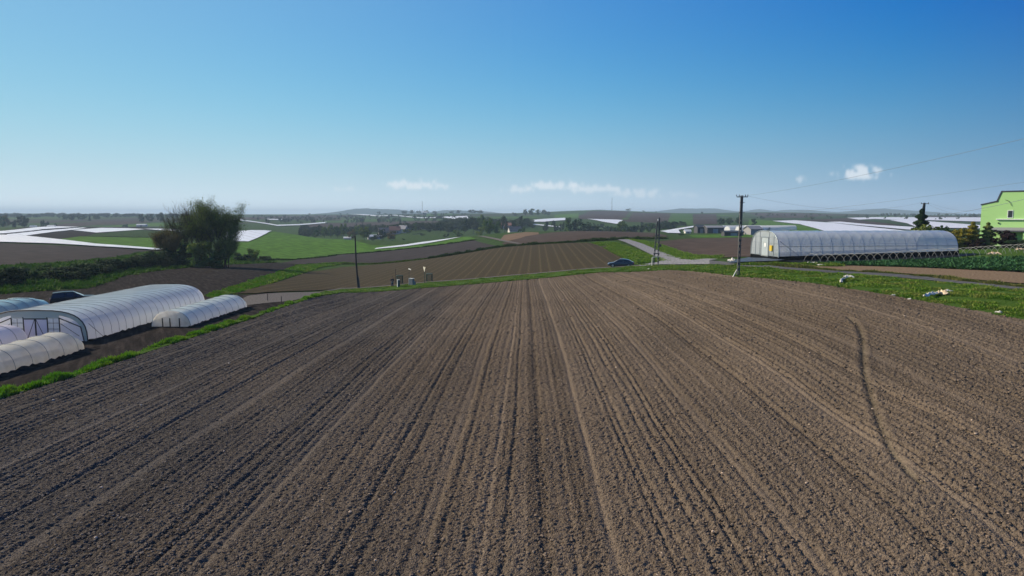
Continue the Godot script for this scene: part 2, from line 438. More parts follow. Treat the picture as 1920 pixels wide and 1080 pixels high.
func leafy(called: String, c: Color, glow := 0.6) -> StandardMaterial3D:
	var m := plain(called, c, 0.8)
	m.metallic_specular = 0.15
	m.vertex_color_use_as_albedo = true
	m.backlight_enabled = true
	m.backlight = Color(glow * 0.8, glow, glow * 0.35)
	m.cull_mode = BaseMaterial3D.CULL_DISABLED
	return m

func make_materials() -> void:
	var blotch := noise_image(256, 3, 0.02, 5)
	var grain := noise_image(512, 8, 0.06, 5)
	var streak := noise_image(512, 15, 0.045, 4, 8)
	tex.blotch = tint_image(blotch, Color(0.62, 0.62, 0.62), Color(1, 1, 1))
	tex.fold = tint_image(blotch, Color(0.84, 0.84, 0.86), Color(1, 1, 1))
	tex.grain = tint_image(grain, Color(0.58, 0.57, 0.56), Color(1, 1, 1))
	tex.grain_relief = ImageTexture.create_from_image(grain)
	tex.streak = tint_image(streak, Color(0.6, 0.6, 0.6), Color(1, 1, 1))
	tex.yard = tint_image(streak, Color(0.50, 0.49, 0.50), Color(1, 0.98, 0.96), 1.6)
	tex.green_blotch = tint_image(grain, Color(0.58, 0.68, 0.5), Color(1, 1, 0.95))
	tex.sown = sown_rows(grain)
	tex.fleece = fleece_rows(blotch)
	var soil := plain("near_soil", Color(1, 1, 1), 0.96)
	soil.vertex_color_use_as_albedo = true
	soil.metallic_specular = 0.1
	soil.albedo_texture = tex.grain
	soil.uv1_triplanar = true
	soil.uv1_world_triplanar = true
	soil.uv1_scale = Vector3(0.42, 0.42, 0.42)
	soil.heightmap_enabled = true
	soil.heightmap_texture = tex.grain_relief
	soil.heightmap_scale = 5.0
	var clod := plain("clod", Color(1, 1, 1), 0.97)
	clod.vertex_color_use_as_albedo = true
	clod.metallic_specular = 0.1
	textured("ground", lin(0.060, 0.096, 0.030), tex.green_blotch, Vector3(0.012, 0.012, 1))
	textured("soil_dark", lin(0.052, 0.045, 0.043), tex.yard, Vector3(0.07, 0.05, 1), 0.97, tex.grain_relief, 6.0)
	textured("soil_grey", lin(0.072, 0.060, 0.058), tex.streak, Vector3(0.03, 0.03, 1))
	textured("soil_brown", lin(0.112, 0.083, 0.068), tex.streak, Vector3(0.03, 0.03, 1))
	textured("soil_far", lin(0.085, 0.058, 0.050), tex.streak, Vector3(0.01, 0.01, 1))
	textured("soil_sand", lin(0.26, 0.18, 0.12), tex.streak, Vector3(0.03, 0.03, 1))
	textured("sown", lin(0.122, 0.112, 0.086), tex.sown, Vector3(1.0 / 12.0, 1.0 / 40.0, 1))
	textured("wheat", lin(0.100, 0.215, 0.028), tex.streak, Vector3(0.02, 0.02, 1))
	textured("wheat_dark", lin(0.045, 0.085, 0.024), tex.streak, Vector3(0.02, 0.02, 1))
	textured("meadow_far", lin(0.075, 0.145, 0.032), tex.green_blotch, Vector3(0.01, 0.01, 1))
	textured("grass_sheet", lin(0.085, 0.14, 0.03), tex.green_blotch, Vector3(0.12, 0.12, 1))
	textured("bank_sheet", lin(0.045, 0.07, 0.022), tex.green_blotch, Vector3(0.08, 0.08, 1))
	textured("fleece", lin(0.88, 0.87, 0.88), tex.fleece, Vector3(1.0 / 14.0, 0.02, 1), 0.4).metallic_specular = 0.6
	textured("fleece_plain", lin(0.92, 0.92, 0.92), tex.fold, Vector3(0.06, 0.06, 1), 0.4, tex.grain_relief, 30.0).metallic_specular = 0.6
	textured("asphalt", lin(0.36, 0.355, 0.365), tex.streak, Vector3(0.3, 0.1, 1), 0.85)
	textured("asphalt_dark", lin(0.16, 0.16, 0.165), tex.streak, Vector3(0.3, 0.1, 1), 0.85)
	textured("gravel", lin(0.21, 0.195, 0.185), tex.grain, Vector3(0.15, 0.15, 1), 0.95)
	textured("dirt_strip", lin(0.31, 0.225, 0.15), tex.grain, Vector3(0.12, 0.2, 1), 0.95, tex.grain_relief, 5.0)
	textured("black_foil", lin(0.012, 0.013, 0.015), tex.blotch, Vector3(0.5, 0.5, 1), 0.5)
	textured("blue_tarp", lin(0.10, 0.13, 0.18), tex.blotch, Vector3(0.5, 0.5, 1), 0.5)
	film("film_clear", lin(0.70, 0.85, 0.92), 0.76, 0.16, 1.0)
	film("film_milky", lin(0.82, 0.93, 0.90), 0.86, 0.22, 1.0)
	film("film_cream", lin(0.90, 0.87, 0.79), 0.90, 0.3, 1.0)
	film("film_lavender", lin(0.76, 0.72, 0.86), 0.90, 0.35, 0.9)
	film("film_green", lin(0.28, 0.40, 0.40), 0.75, 0.16, 0.4)
	film("film_house", lin(0.60, 0.68, 0.80), 0.52, 0.15, 0.7)
	film("film_panel", lin(0.66, 0.75, 0.78), 0.40, 0.18, 0.8)
	tex.stain = tint_image(blotch, Color(0.86, 0.84, 0.79), Color(1, 1, 1), 0.6)
	for k in ["film_cream"]:
		var f: StandardMaterial3D = mat[k]
		f.albedo_texture = tex.stain
		f.uv1_triplanar = true
		f.uv1_scale = Vector3(0.22, 0.22, 0.22)
	plain("rib", lin(0.26, 0.29, 0.31), 0.5, 0.3)
	plain("rib_light", lin(0.35, 0.40, 0.42), 0.45, 0.5)
	plain("hoop_steel", lin(0.30, 0.31, 0.30), 0.5, 0.4)
	plain("frame_dark", lin(0.05, 0.04, 0.04), 0.6, 0.2)
	plain("frame_cream", lin(0.62, 0.58, 0.46), 0.7)
	plain("wood_post", lin(0.045, 0.04, 0.034), 0.9)
	plain("wood_pole", lin(0.032, 0.030, 0.028), 0.9)
	plain("concrete_pole", lin(0.085, 0.088, 0.09), 0.9)
	plain("insulator", lin(0.05, 0.05, 0.055), 0.4)
	plain("wire", lin(0.16, 0.20, 0.24), 0.6)
	plain("house_green", lin(0.40, 0.66, 0.26), 0.85).metallic_specular = 0.2
	plain("trim_white", lin(0.75, 0.76, 0.75), 0.7)
	plain("roof_dark", lin(0.035, 0.04, 0.05), 0.6)
	plain("glass_dark", lin(0.03, 0.035, 0.04), 0.08)
	plain("car_blue", lin(0.012, 0.022, 0.04), 0.22, 0.2).clearcoat_enabled = true
	plain("car_black", lin(0.006, 0.006, 0.008), 0.35, 0.0).metallic_specular = 0.4
	plain("tyre", lin(0.015, 0.015, 0.015), 0.9)
	plain("rim", lin(0.4, 0.4, 0.42), 0.35, 0.8)
	plain("lamp_clear", lin(0.8, 0.82, 0.85), 0.1)
	plain("lamp_red", lin(0.25, 0.02, 0.02), 0.2)
	plain("cabinet_grey", lin(0.15, 0.18, 0.21), 0.6)
	plain("cabinet_white", lin(0.72, 0.73, 0.70), 0.6)
	plain("mesh_green", lin(0.025, 0.07, 0.05), 0.6, 0.2)
	plain("sign_back", lin(0.62, 0.60, 0.50), 0.6)
	plain("yellow_paint", lin(0.60, 0.42, 0.03), 0.5)
	plain("plastic_white", lin(0.74, 0.71, 0.63), 0.6)
	plain("plastic_tan", lin(0.62, 0.48, 0.33), 0.5)
	plain("skin", lin(0.42, 0.26, 0.19), 0.6)
	plain("cloth_dark", lin(0.016, 0.02, 0.03), 0.9)
	plain("cloth_band", lin(0.55, 0.58, 0.58), 0.8)
	plain("cloth_jeans", lin(0.03, 0.05, 0.08), 0.9)
	plain("bark", lin(0.035, 0.028, 0.024), 0.95)
	plain("wall_white", lin(0.62, 0.60, 0.57), 0.85)
	plain("wall_grey", lin(0.30, 0.29, 0.30), 0.85)
	plain("wall_dark", lin(0.05, 0.05, 0.06), 0.85)
	plain("roof_red", lin(0.20, 0.085, 0.06), 0.8)
	plain("roof_grey", lin(0.22, 0.22, 0.24), 0.7)
	plain("roof_brown", lin(0.16, 0.12, 0.11), 0.8)
	film("tunnel_far", lin(0.80, 0.81, 0.82), 0.97, 0.4, 0.9)
	plain("mast", lin(0.12, 0.13, 0.15), 0.6, 0.4)
	textured("mountain", lin(0.03, 0.055, 0.025), tex.green_blotch, Vector3(0.001, 0.001, 1))
	leafy("leaf_spring", lin(0.115, 0.165, 0.035))
	leafy("leaf_green", lin(0.06, 0.11, 0.028))
	leafy("leaf_dark", lin(0.028, 0.055, 0.02), 0.35)
	leafy("leaf_grey", lin(0.045, 0.068, 0.028), 0.4)
	leafy("leaf_brown", lin(0.17, 0.115, 0.05), 0.6)
	leafy("leaf_olive", lin(0.15, 0.18, 0.045), 0.7)
	leafy("leaf_gold", lin(0.20, 0.17, 0.02), 0.5)
	leafy("leaf_red", lin(0.03, 0.015, 0.016), 0.3)
	leafy("needle", lin(0.018, 0.04, 0.016), 0.15)
	leafy("grass_blade", lin(1, 1, 1), 0.7)
	leafy("crop_leaf", lin(0.045, 0.115, 0.045), 0.5)

func sown_rows(grain: Image) -> ImageTexture:
	# young shoots in drill rows and paler wheel marks: 12 m wide, 40 m long
	var r := RandomNumberGenerator.new()
	r.seed = 77
	var out := Image.create(512, 512, false, Image.FORMAT_RGB8)
	for x in 512:
		var m := x / 512.0 * 12.0
		var row := 0.5 + 0.5 * cos(TAU * m / 0.6)
		var track := 0.0
		for t in [0.9, 2.6, 4.9, 6.6, 8.9, 10.6]:
			track = maxf(track, exp(-pow((m - t) / 0.22, 2.0)))
		for y in 512:
			var g := grain.get_pixel(x, (y * 3) % 512).r
			var weed := smoothstep(0.42, 0.75, grain.get_pixel((x * 2) % 512, (y + 190) % 512).r)
			var c := Color(0.60, 0.55, 0.52).lerp(Color(0.80, 0.74, 0.68), g)
			c = c.lerp(Color(0.60, 0.68, 0.40), row * 0.65 * weed)
			c = c.lerp(Color(0.98, 0.93, 0.80), track * smoothstep(0.2, 0.75, g) * 0.8)
			out.set_pixel(x, y, c)
	return ImageTexture.create_from_image(out)

func fleece_rows(blotch: Image) -> ImageTexture:
	# fleece in strips with a line of soil where two strips meet: 14 m wide
	var out := Image.create(256, 256, false, Image.FORMAT_RGB8)
	for x in 256:
		var m := x / 256.0 * 14.0
		var seam := maxf(exp(-pow((m - 3.0) / 0.16, 2.0)), exp(-pow((m - 9.6) / 0.3, 2.0)))
		for y in 256:
			var g := blotch.get_pixel(x, y).r
			var c := Color(0.90, 0.90, 0.92).lerp(Color(1, 1, 1), g)
			out.set_pixel(x, y, c.lerp(Color(0.45, 0.36, 0.33), seam * (0.4 + 0.6 * g)))
	return ImageTexture.create_from_image(out)

# ---------------------------------------------------------------- ground and fields

func build_ground() -> void:
	var d := 15.0
	while d < 5600.0:
		grid_d.append(d)
		d *= 1.033
	for k in range(-58, 59):
		grid_u.append(k * 0.02)
	for k in [1.35, 1.7, 2.3, 3.2, 4.5, 6.5]:
		grid_u.append(k)
		grid_u.insert(0, -k)
	var st := begin()
	for i in grid_d.size():
		var cols := column_heights(grid_d[i])
		var row := PackedVector3Array()
		for u in grid_u:
			var x := u * grid_d[i]
			row.append(Vector3(x, height_in(cols, x, grid_d[i]), -grid_d[i]))
		grid_p.append(row)
	for i in grid_d.size():
		for j in grid_u.size():
			var p := grid_p[i][j]
			var e := grid_p[i][mini(j + 1, grid_u.size() - 1)] - grid_p[i][maxi(j - 1, 0)]
			var f := grid_p[mini(i + 1, grid_d.size() - 1)][j] - grid_p[maxi(i - 1, 0)][j]
			st.set_normal(e.cross(f).normalized())
			st.set_uv(Vector2(p.x, p.z))
			st.add_vertex(p)
	var wide := grid_u.size()
	for i in grid_d.size() - 1:
		for j in wide - 1:
			var a := i * wide + j
			for k in [a, a + wide, a + wide + 1, a, a + wide + 1, a + 1]:
				st.add_index(k)
	var first := grid_d.size() * wide
	for c in [Vector3(-4000, 0, -15), Vector3(4000, 0, -15), Vector3(4000, 0, 4000), Vector3(-4000, 0, 4000)]:
		st.set_normal(Vector3.UP)
		st.set_uv(Vector2(c.x, c.z))
		st.add_vertex(c)
	for k in [0, 1, 2, 0, 2, 3]:
		st.add_index(first + k)
	var o := solo("ground", st.commit(), mat.ground)
	o.set_meta("kind", "structure")

func sheet(flat: Array, layer: float, turn := 0.0, ripple := 0.0) -> Mesh:
	# a sheet that follows the land, cut to the outline FLAT, LAYER steps above it
	var poly := point_list(flat)
	var lo := Vector2(INF, INF)
	var hi := Vector2(-INF, -INF)
	for p in poly:
		lo = lo.min(p)
		hi = hi.max(p)
	var st := begin()
	var along := Vector2(sin(turn), -cos(turn))
	var across := Vector2(cos(turn), sin(turn))
	for i in grid_d.size() - 1:
		if grid_d[i] > -lo.y or grid_d[i + 1] < -hi.y:
			continue
		for j in grid_u.size() - 1:
			var q := [grid_p[i][j], grid_p[i + 1][j], grid_p[i + 1][j + 1], grid_p[i][j + 1]]
			if minf(q[0].x, q[1].x) > hi.x or maxf(q[2].x, q[3].x) < lo.x:
				continue
			for half in [[0, 1, 2], [0, 2, 3]]:
				var a: Vector3 = q[half[0]]
				var b: Vector3 = q[half[1]]
				var c: Vector3 = q[half[2]]
				var cell := PackedVector2Array([Vector2(a.x, a.z), Vector2(b.x, b.z), Vector2(c.x, c.z)])
				var n := (c - a).cross(b - a).normalized()
				if n.y < 0.0:
					n = -n
				for piece in Geometry2D.intersect_polygons(cell, poly):
					var ids := Geometry2D.triangulate_polygon(piece)
					for t in ids.size() / 3:
						var v: Array[Vector3] = []
						for k in 3:
							var s: Vector2 = piece[ids[t * 3 + k]]
							var y := a.y - (n.x * (s.x - a.x) + n.z * (s.y - a.z)) / n.y
							v.append(Vector3(s.x, y + 0.016 * layer * (1.0 - s.y / 60.0), s.y))
						if (v[2] - v[0]).cross(v[1] - v[0]).y < 0.0:
							v.reverse()
						for p in v:
							var flat_p := Vector2(p.x, p.z)
							st.set_normal(n)
							st.set_uv(Vector2(flat_p.dot(across), flat_p.dot(along)))
							if ripple > 0.0:
								p.y += ripple * (1.0 + broad.get_noise_2d(p.x * 6.0, p.z * 6.0))
							st.add_vertex(p)
	st.index()
	return st.commit()

func field(called: String, key: String, material: String, layer: float, turn := 0.0) -> void:
	var o := solo(called, sheet(FIELDS[key], layer, deg_to_rad(turn)), mat[material])
	o.set_meta("kind", "structure")

func cover(key: String, label: String, layer := 4.0, turn := 0.0, material := "fleece") -> void:
	var o := solo("crop_cover", sheet(FIELDS[key], layer, deg_to_rad(turn)), mat[material])
	tag(o, label, "crop cover", "white crop covers on the fields")

func build_fields() -> void:
	field("ploughed_field", "dark_far_left", "soil_dark", 1, -30)
	field("wheat_field", "green_left", "wheat", 2, -60)
	field("ploughed_field", "slope_left", "wheat_dark", 3, -40)
	field("ploughed_field", "grey_field", "soil_grey", 2, -70)
	field("grass_bank", "bank_grass", "bank_sheet", 1)
	field("ploughed_field", "soil_left", "soil_dark", 2, -30)
	field("dirt_track", "track", "gravel", 3)
	field("grass_strip", "grass_diagonal", "grass_sheet", 3)
	field("wheat_field", "green_big", "wheat", 1, -40)
	field("ploughed_field", "brown_two", "soil_grey", 2, 50)
	field("sown_field", "sprout", "sown", 3, 2)
	field("grass_verge", "verge", "grass_sheet", 4)
	field("grass_strip", "edge_strip", "grass_sheet", 4)
	field("road", "road_right", "asphalt_dark", 5, 60)
	field("road", "road_far", "asphalt", 5, 20)
	field("dirt_track", "farm_track", "gravel", 5, 80)
	field("ploughed_field", "brown_right", "soil_brown", 2, -25)
	field("ploughed_field", "brown_crest", "soil_brown", 2, 70)
	field("sandy_patch", "sandy", "soil_sand", 1, 60)
	field("dirt_track", "path_far", "gravel", 3, -20)
	field("ploughed_strip", "strip_right", "dirt_strip", 3, 60)
	field("vegetable_bed", "crop", "soil_dark", 3, 60)
	field("garden_lawn", "garden", "grass_sheet", 2)
	field("hill_field", "hill_brown_a", "soil_far", 1, 80)
	field("hill_field", "hill_dark", "soil_far", 1, 75)
	field("hill_meadow", "hill_green_a", "meadow_far", 1)
	field("hill_meadow", "hill_green_b", "meadow_far", 1)
	field("hill_field", "hill_brown_b", "soil_far", 1, 10)
	field("hill_field", "hill_brown_c", "soil_far", 1, 10)
	field("hill_meadow", "hill_green_c", "meadow_far", 1)
	field("hill_field", "hill_brown_d", "soil_far", 1.5, 0)
	field("hill_meadow", "hill_green_d", "wheat", 1)
	field("hill_meadow", "hill_green_e", "wheat", 1)
	field("hill_field", "hill_brown_e", "soil_far", 1, 70)
	field("hill_meadow", "hill_green_f", "wheat", 1)
	field("hill_meadow", "hill_green_g", "wheat_dark", 2)
	field("hill_field", "hill_brown_f", "soil_far", 2, 60)
	field("hill_meadow", "hill_green_h", "wheat_dark", 3)
	field("hill_field", "hill_brown_g", "soil_far", 1, 70)
	# narrow strip holdings over the far hills
	var r := RandomNumberGenerator.new()
	r.seed = 17
	for block in [[430.0, 880.0, 1150.0, 2300.0, 26], [-60.0, 320.0, 900.0, 1450.0, 12], [1400.0, 1860.0, 1000.0, 1700.0, 12], [1040.0, 1400.0, 900.0, 1500.0, 8]]:
		for k in block[4]:
			var px: float = lerpf(block[0], block[1], r.randf())
			var d: float = lerpf(block[2], block[3], r.randf())
			var wide := (40.0 + 110.0 * r.randf()) * d / 1281.0 * 1.6
			var deep := 40.0 + 130.0 * r.randf()
			var x := (px - 960.0) / 1281.0 * d
			var skew := (r.randf() - 0.5) * 120.0
			var flat := [x, -d, x + wide, -d - skew * 0.5, x + wide + skew * 0.3, -d - deep - skew * 0.5, x + skew * 0.3, -d - deep]
			var o := solo("hill_field", sheet(flat, 0.5 + 0.02 * k, r.randf() * 3.0), mat[["soil_far", "wheat_dark", "meadow_far", "soil_far", "wheat", "soil_grey"][r.randi() % 6]])
			o.set_meta("kind", "structure")
	cover("cover_a", "broad white crop cover at the far left edge, ending below dark trees", 5, -40)
	cover("cover_b", "narrow white crop cover beside the dark field at far left", 4, -40)
	cover("cover_c", "white diamond-shaped crop cover above the green field at left", 4, 70)
	cover("cover_d", "white crop cover partly behind the big bare trees at left", 5, 70)
	cover("cover_e", "long rumpled white crop cover along the grey field at left", 6, -60, "fleece_plain")
	cover("cover_f", "striped white crop cover on the green slope right of big trees", 4, -35)
	cover("cover_g", "thin white crop cover along the green strip behind the wooden pole", 4, 50, "fleece_plain")
	cover("hill_line_a", "long thin white cover bending across the hill behind the valley trees", 4, 80, "fleece_plain")
	cover("hill_line_b", "short white cover on the dark hillside above the bending white line", 4, 80, "fleece_plain")
	cover("hill_line_c", "wavy thin white cover below the hilltop mast at centre left", 4, 80, "fleece_plain")
	cover("hill_cover_a", "white cover in front of the hilltop wood, left of centre", 5, 80)
	cover("hill_cover_b", "white cover behind the white farmhouse on the centre hill", 4, 60)
	cover("hill_cover_c", "white cover on the hillside below the right-hand mast", 4, 60)
	cover("hill_cover_d", "thin white cover on the dark field beside the white farmhouse", 4, 60, "fleece_plain")
	cover("hill_cover_e", "white forked cover left of the dark farm sheds", 4, 60, "fleece_plain")
	cover("hill_cover_f", "wide white cover on the slope just above the greenhouse roof", 4, 40)
	cover("hill_cover_g", "narrow white cover between brown strips above the greenhouse", 5, 40)
	cover("hill_cover_h", "white cover highest on the hill behind the conical conifer", 4, 70)
	cover("hill_cover_i", "white cover on the hill right of the conical conifer", 5, 50)

func row_place(x: float, depth: float) -> float:
	return x - depth * (ROW_LEAN - 0.003 * clampf(x, 0.0, 30.0))

func build_near_field() -> void:
	# the harrowed field as real relief: drill rows, wheel lines, clods; three strips of it, finest nearest
	var poly := point_list(NEAR_FIELD)
	var rut := point_list(CURVED_RUT)
	var points := PackedVector3Array()
	var normals := PackedVector3Array()
	var colors := PackedColorArray()
	var index := PackedInt32Array()
	var row_noise := FastNoiseLite.new()
	row_noise.seed = 31
	row_noise.frequency = 1.0
	row_noise.noise_type = FastNoiseLite.TYPE_SIMPLEX_SMOOTH
	row_noise.fractal_octaves = 2
	for band in [[12.0, 32.0, 0.05, 0.05], [31.0, 57.0, 0.065, 0.085], [56.0, 115.0, 0.085, 0.27]]:
		var step: float = band[2]
		var deep_step: float = band[3]
		var x0: float = -0.80 * band[1]
		var x1: float = 0.80 * band[1]
		if band[1] > 100.0:
			x0 = -46.0
			x1 = 44.0
		var nx := int((x1 - x0) / step) + 1
		var nz := int((band[1] - band[0]) / deep_step) + 1
		var base := points.size()
		var hs := PackedFloat32Array()
		hs.resize(nx * nz)
		var keep := PackedByteArray()
		keep.resize(nx * nz)
		for j in nz:
			var depth: float = band[0] + j * deep_step
			var cols := column_heights(depth)
			# strips overlap by a metre: the finer one sinks away, the coarser one comes up
			var meet := clampf(depth - band[1] + 1.0, 0.0, 1.0) if band[1] < 100.0 else 0.0
			if band[0] > 20.0:
				meet = maxf(meet, clampf(band[0] + 1.0 - depth, 0.0, 1.0))
			# where this row meets the outline
			var cuts: Array[float] = []
			for k in poly.size():
				var a := poly[k]
				var b := poly[(k + 1) % poly.size()]
				if (a.y > -depth) != (b.y > -depth):
					cuts.append(a.x + (b.x - a.x) * (-depth - a.y) / (b.y - a.y))
			cuts.sort()
			var ragged := 0.25 * lump.get_noise_2d(depth * 0.4, 3.0)
			for i in nx:
				var x := x0 + i * step
				var at := j * nx + i
				var inside := false
				for k in cuts.size() / 2:
					if x > cuts[k * 2] + ragged and x < cuts[k * 2 + 1] - ragged:
						inside = true
				if absf(x) > 0.80 * depth + 2.0 or not inside:
					points.append(Vector3(x, 0, -depth))
					colors.append(Color.BLACK)
					continue
				keep[at] = 1
				var r := row_place(x, depth)
				var wob := row_noise.get_noise_2d(r * 0.4, depth * 0.06) * 0.09
				var m := fposmod(r + wob + 5.5, 5.95)
				var press := maxf(exp(-pow((m - 2.2) / 0.24, 2.0)), 0.5 * exp(-pow((m - 4.15) / 0.2, 2.0)))
				# the harrow's tine marks, each a little deeper or shallower, broken here and there
				var tine := (r + wob) / 0.41 + 0.35 * row_noise.get_noise_2d(r * 0.7, 9.0)
				var which := floorf(tine)
				var deep := fposmod(sin(which * 12.9898) * 43758.5453, 1.0)
				var off := (tine - which - 0.5) * 0.41
				var keepit := clampf(0.85 + 0.6 * row_noise.get_noise_2d(which * 3.7, depth * 0.22), 0.0, 1.0)
				var line := (0.02 + 0.08 * deep * deep) * exp(-pow(off / 0.095, 2.0)) * keepit
				line += 0.07 * exp(-pow(minf(m, 5.95 - m) / 0.10, 2.0))
				var cl := lump.get_noise_2d(x, depth)
				var c2 := lump.get_noise_2d(x * 2.7 + 91.0, depth * 2.7)
				var cell := fine.get_noise_2d(x, depth)
				var pit := smoothstep(0.15, 0.55, lump.get_noise_2d(x * 2.3 + 733.0, depth * 2.3))
				var rough := 1.0 - 0.6 * press
				var y := 0.15 + rough * (0.034 * cl + 0.028 * c2 - 0.034 * cell - 0.06 * pit) - line - 0.025 * press
				var dark := 0.0
				var away := 9.0
				if x > 12.0 and depth > 22.0 and depth < 50.0:
					var p := Vector2(x, -depth)
					for k in rut.size() - 1:
						away = minf(away, p.distance_to(Geometry2D.get_closest_point_to_segment(p, rut[k], rut[k + 1])))
					if away < 0.8:
						y = lerpf(y, 0.14, 0.75 * exp(-pow(away / 0.22, 2.0)))
						y += -0.075 * exp(-pow(away / 0.11, 2.0)) + 0.03 * exp(-pow((away - 0.3) / 0.14, 2.0))
						dark = exp(-pow(away / 0.13, 2.0))
				y = maxf(y, 0.06)
				hs[at] = height_in(cols, x, depth) + y
				points.append(Vector3(x, hs[at] - 0.05 * meet, -depth))
				# dry crumbs are paler, moist soil darker: patches of the soil itself, unlike the darker left side
				var dry := 0.5 + 0.5 * broad.get_noise_2d(x * 2.2, depth * 0.9)
				var speck := clampf(0.5 + 0.9 * lump.get_noise_2d(x * 1.6 + 400.0, depth * 1.6), 0.0, 1.0)
				var tone := 0.66 + 0.30 * dry + 0.34 * (speck - 0.5) + 0.24 * press + 0.24 * (fposmod(sin(which * 78.233) * 9631.77, 1.0) - 0.5)
				var west := clampf(smoothstep(4.0, -20.0, x + 7.0 * broad.get_noise_2d(x * 1.4 + 60.0, depth * 0.5)) + 0.25 * broad.get_noise_2d(x * 3.0, depth * 1.1 + 30.0), 0.0, 1.0)  # greyer soil leftward, with the shade on sunward clods painted into its colour
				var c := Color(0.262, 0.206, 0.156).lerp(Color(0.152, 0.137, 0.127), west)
				c = c.lerp(Color(0.14, 0.13, 0.085), dark * 0.4)
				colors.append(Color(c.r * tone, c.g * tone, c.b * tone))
		for j in nz:
			for i in nx:
				var at := j * nx + i
				if keep[at] == 0:
					normals.append(Vector3.UP)
					continue
				var l := hs[at - 1] if i > 0 and keep[at - 1] else hs[at]
				var rr := hs[at + 1] if i < nx - 1 and keep[at + 1] else hs[at]
				var f := hs[at - nx] if j > 0 and keep[at - nx] else hs[at]
				var b := hs[at + nx] if j < nz - 1 and keep[at + nx] else hs[at]
				normals.append(Vector3((l - rr) / (2.0 * step), 1.0, (b - f) / (2.0 * deep_step)).normalized())
		for j in nz - 1:
			for i in nx - 1:
				var a := j * nx + i
				if keep[a] and keep[a + 1] and keep[a + nx] and keep[a + nx + 1]:
					index.append_array([base + a, base + a + nx, base + a + nx + 1, base + a, base + a + nx + 1, base + a + 1])
	# drop the points that no face uses
	var renumber := PackedInt32Array()
	renumber.resize(points.size())
	renumber.fill(-1)
	var p2 := PackedVector3Array()
	var n2 := PackedVector3Array()
	var c3 := PackedColorArray()
	for k in index.size():
		var was := index[k]
		if renumber[was] < 0:
			renumber[was] = p2.size()
			p2.append(points[was])
			n2.append(normals[was])
			c3.append(colors[was])
		index[k] = renumber[was]
	var arrays := []
	arrays.resize(Mesh.ARRAY_MAX)
	arrays[Mesh.ARRAY_VERTEX] = p2
	arrays[Mesh.ARRAY_NORMAL] = n2
	arrays[Mesh.ARRAY_COLOR] = c3
	arrays[Mesh.ARRAY_INDEX] = index
	var mesh := ArrayMesh.new()
	mesh.add_surface_from_arrays(Mesh.PRIMITIVE_TRIANGLES, arrays)
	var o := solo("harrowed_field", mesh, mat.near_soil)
	o.set_meta("kind", "structure")
	print("field ", p2.size(), " ", index.size() / 3)
	build_clods(poly)

func build_clods(poly: PackedVector2Array) -> void:
	var r := RandomNumberGenerator.new()
	r.seed = 99
	var st := begin()
	var ico := SphereMesh.new()
	ico.radius = 1.0
	ico.height = 1.7
	ico.radial_segments = 6
	ico.rings = 3
	var arr := ico.get_mesh_arrays()
	var vs: PackedVector3Array = arr[Mesh.ARRAY_VERTEX]
	var ids: PackedInt32Array = arr[Mesh.ARRAY_INDEX]
	for k in ids.size() / 3:
		var t: Array[Vector3] = []
		for e in 3:
			var v := vs[ids[k * 3 + e]]
			t.append(v * (1.0 + 0.5 * lump.get_noise_3d(v.x * 0.5, v.y * 0.5, v.z * 0.5)))
		st.set_color(Color.WHITE)
		tri(st, t[0], t[1], t[2], t[0] + t[1] + t[2])
	var mm := MultiMesh.new()
	mm.transform_format = MultiMesh.TRANSFORM_3D
	mm.use_colors = true
	mm.mesh = st.commit()
	var places: Array[Transform3D] = []
	var tints: Array[Color] = []
	for k in 130000:
		# evenly over the ground nearest the viewer, thinner further out
		var depth := 13.0 / (1.0 - r.randf() * 0.86)
		var x := (r.randf() * 2.0 - 1.0) * 0.82 * depth
		var clump := lump.get_noise_2d(x * 0.35, depth * 0.35)
		if r.randf() > 0.55 + clump * 0.9:
			continue
		if not Geometry2D.is_point_in_polygon(Vector2(x, -depth), poly):
			continue
		var m := fposmod(row_place(x, depth) + 5.5, 5.95)
		if absf(m - 2.2) < 0.3 and r.randf() < 0.8:
			continue
		var s := (0.012 + 0.042 * pow(r.randf(), 3.0)) * (0.8 + depth / 70.0)
		var b := Basis(Vector3(r.randf() - 0.5, r.randf() - 0.5, r.randf() - 0.5).normalized(), r.randf() * TAU).scaled(Vector3(s * (0.8 + 0.6 * r.randf()), s * (0.6 + 0.3 * r.randf()), s * (0.8 + 0.6 * r.randf())))
		places.append(Transform3D(b, Vector3(x, land(x, -depth) + 0.14 + s * 0.2, -depth)))
		var tone := 0.10 + 0.09 * r.randf()
		if r.randf() < 0.006:
			tone = 0.45
		tints.append(Color(tone * 1.15, tone * 0.87, tone * 0.64).lerp(Color(tone, tone * 0.87, tone * 0.75), smoothstep(6.0, -26.0, x)))
	mm.instance_count = places.size()
	for k in places.size():
		mm.set_instance_transform(k, places[k])
		mm.set_instance_color(k, tints[k])
	var o := MultiMeshInstance3D.new()
	o.name = "soil_clods"
	o.multimesh = mm
	o.material_override = mat.clod
	o.set_meta("kind", "stuff")
	tag(o, "loose clods of soil strewn over the harrowed field", "soil")
	add_child(o)
	print("clods ", places.size())

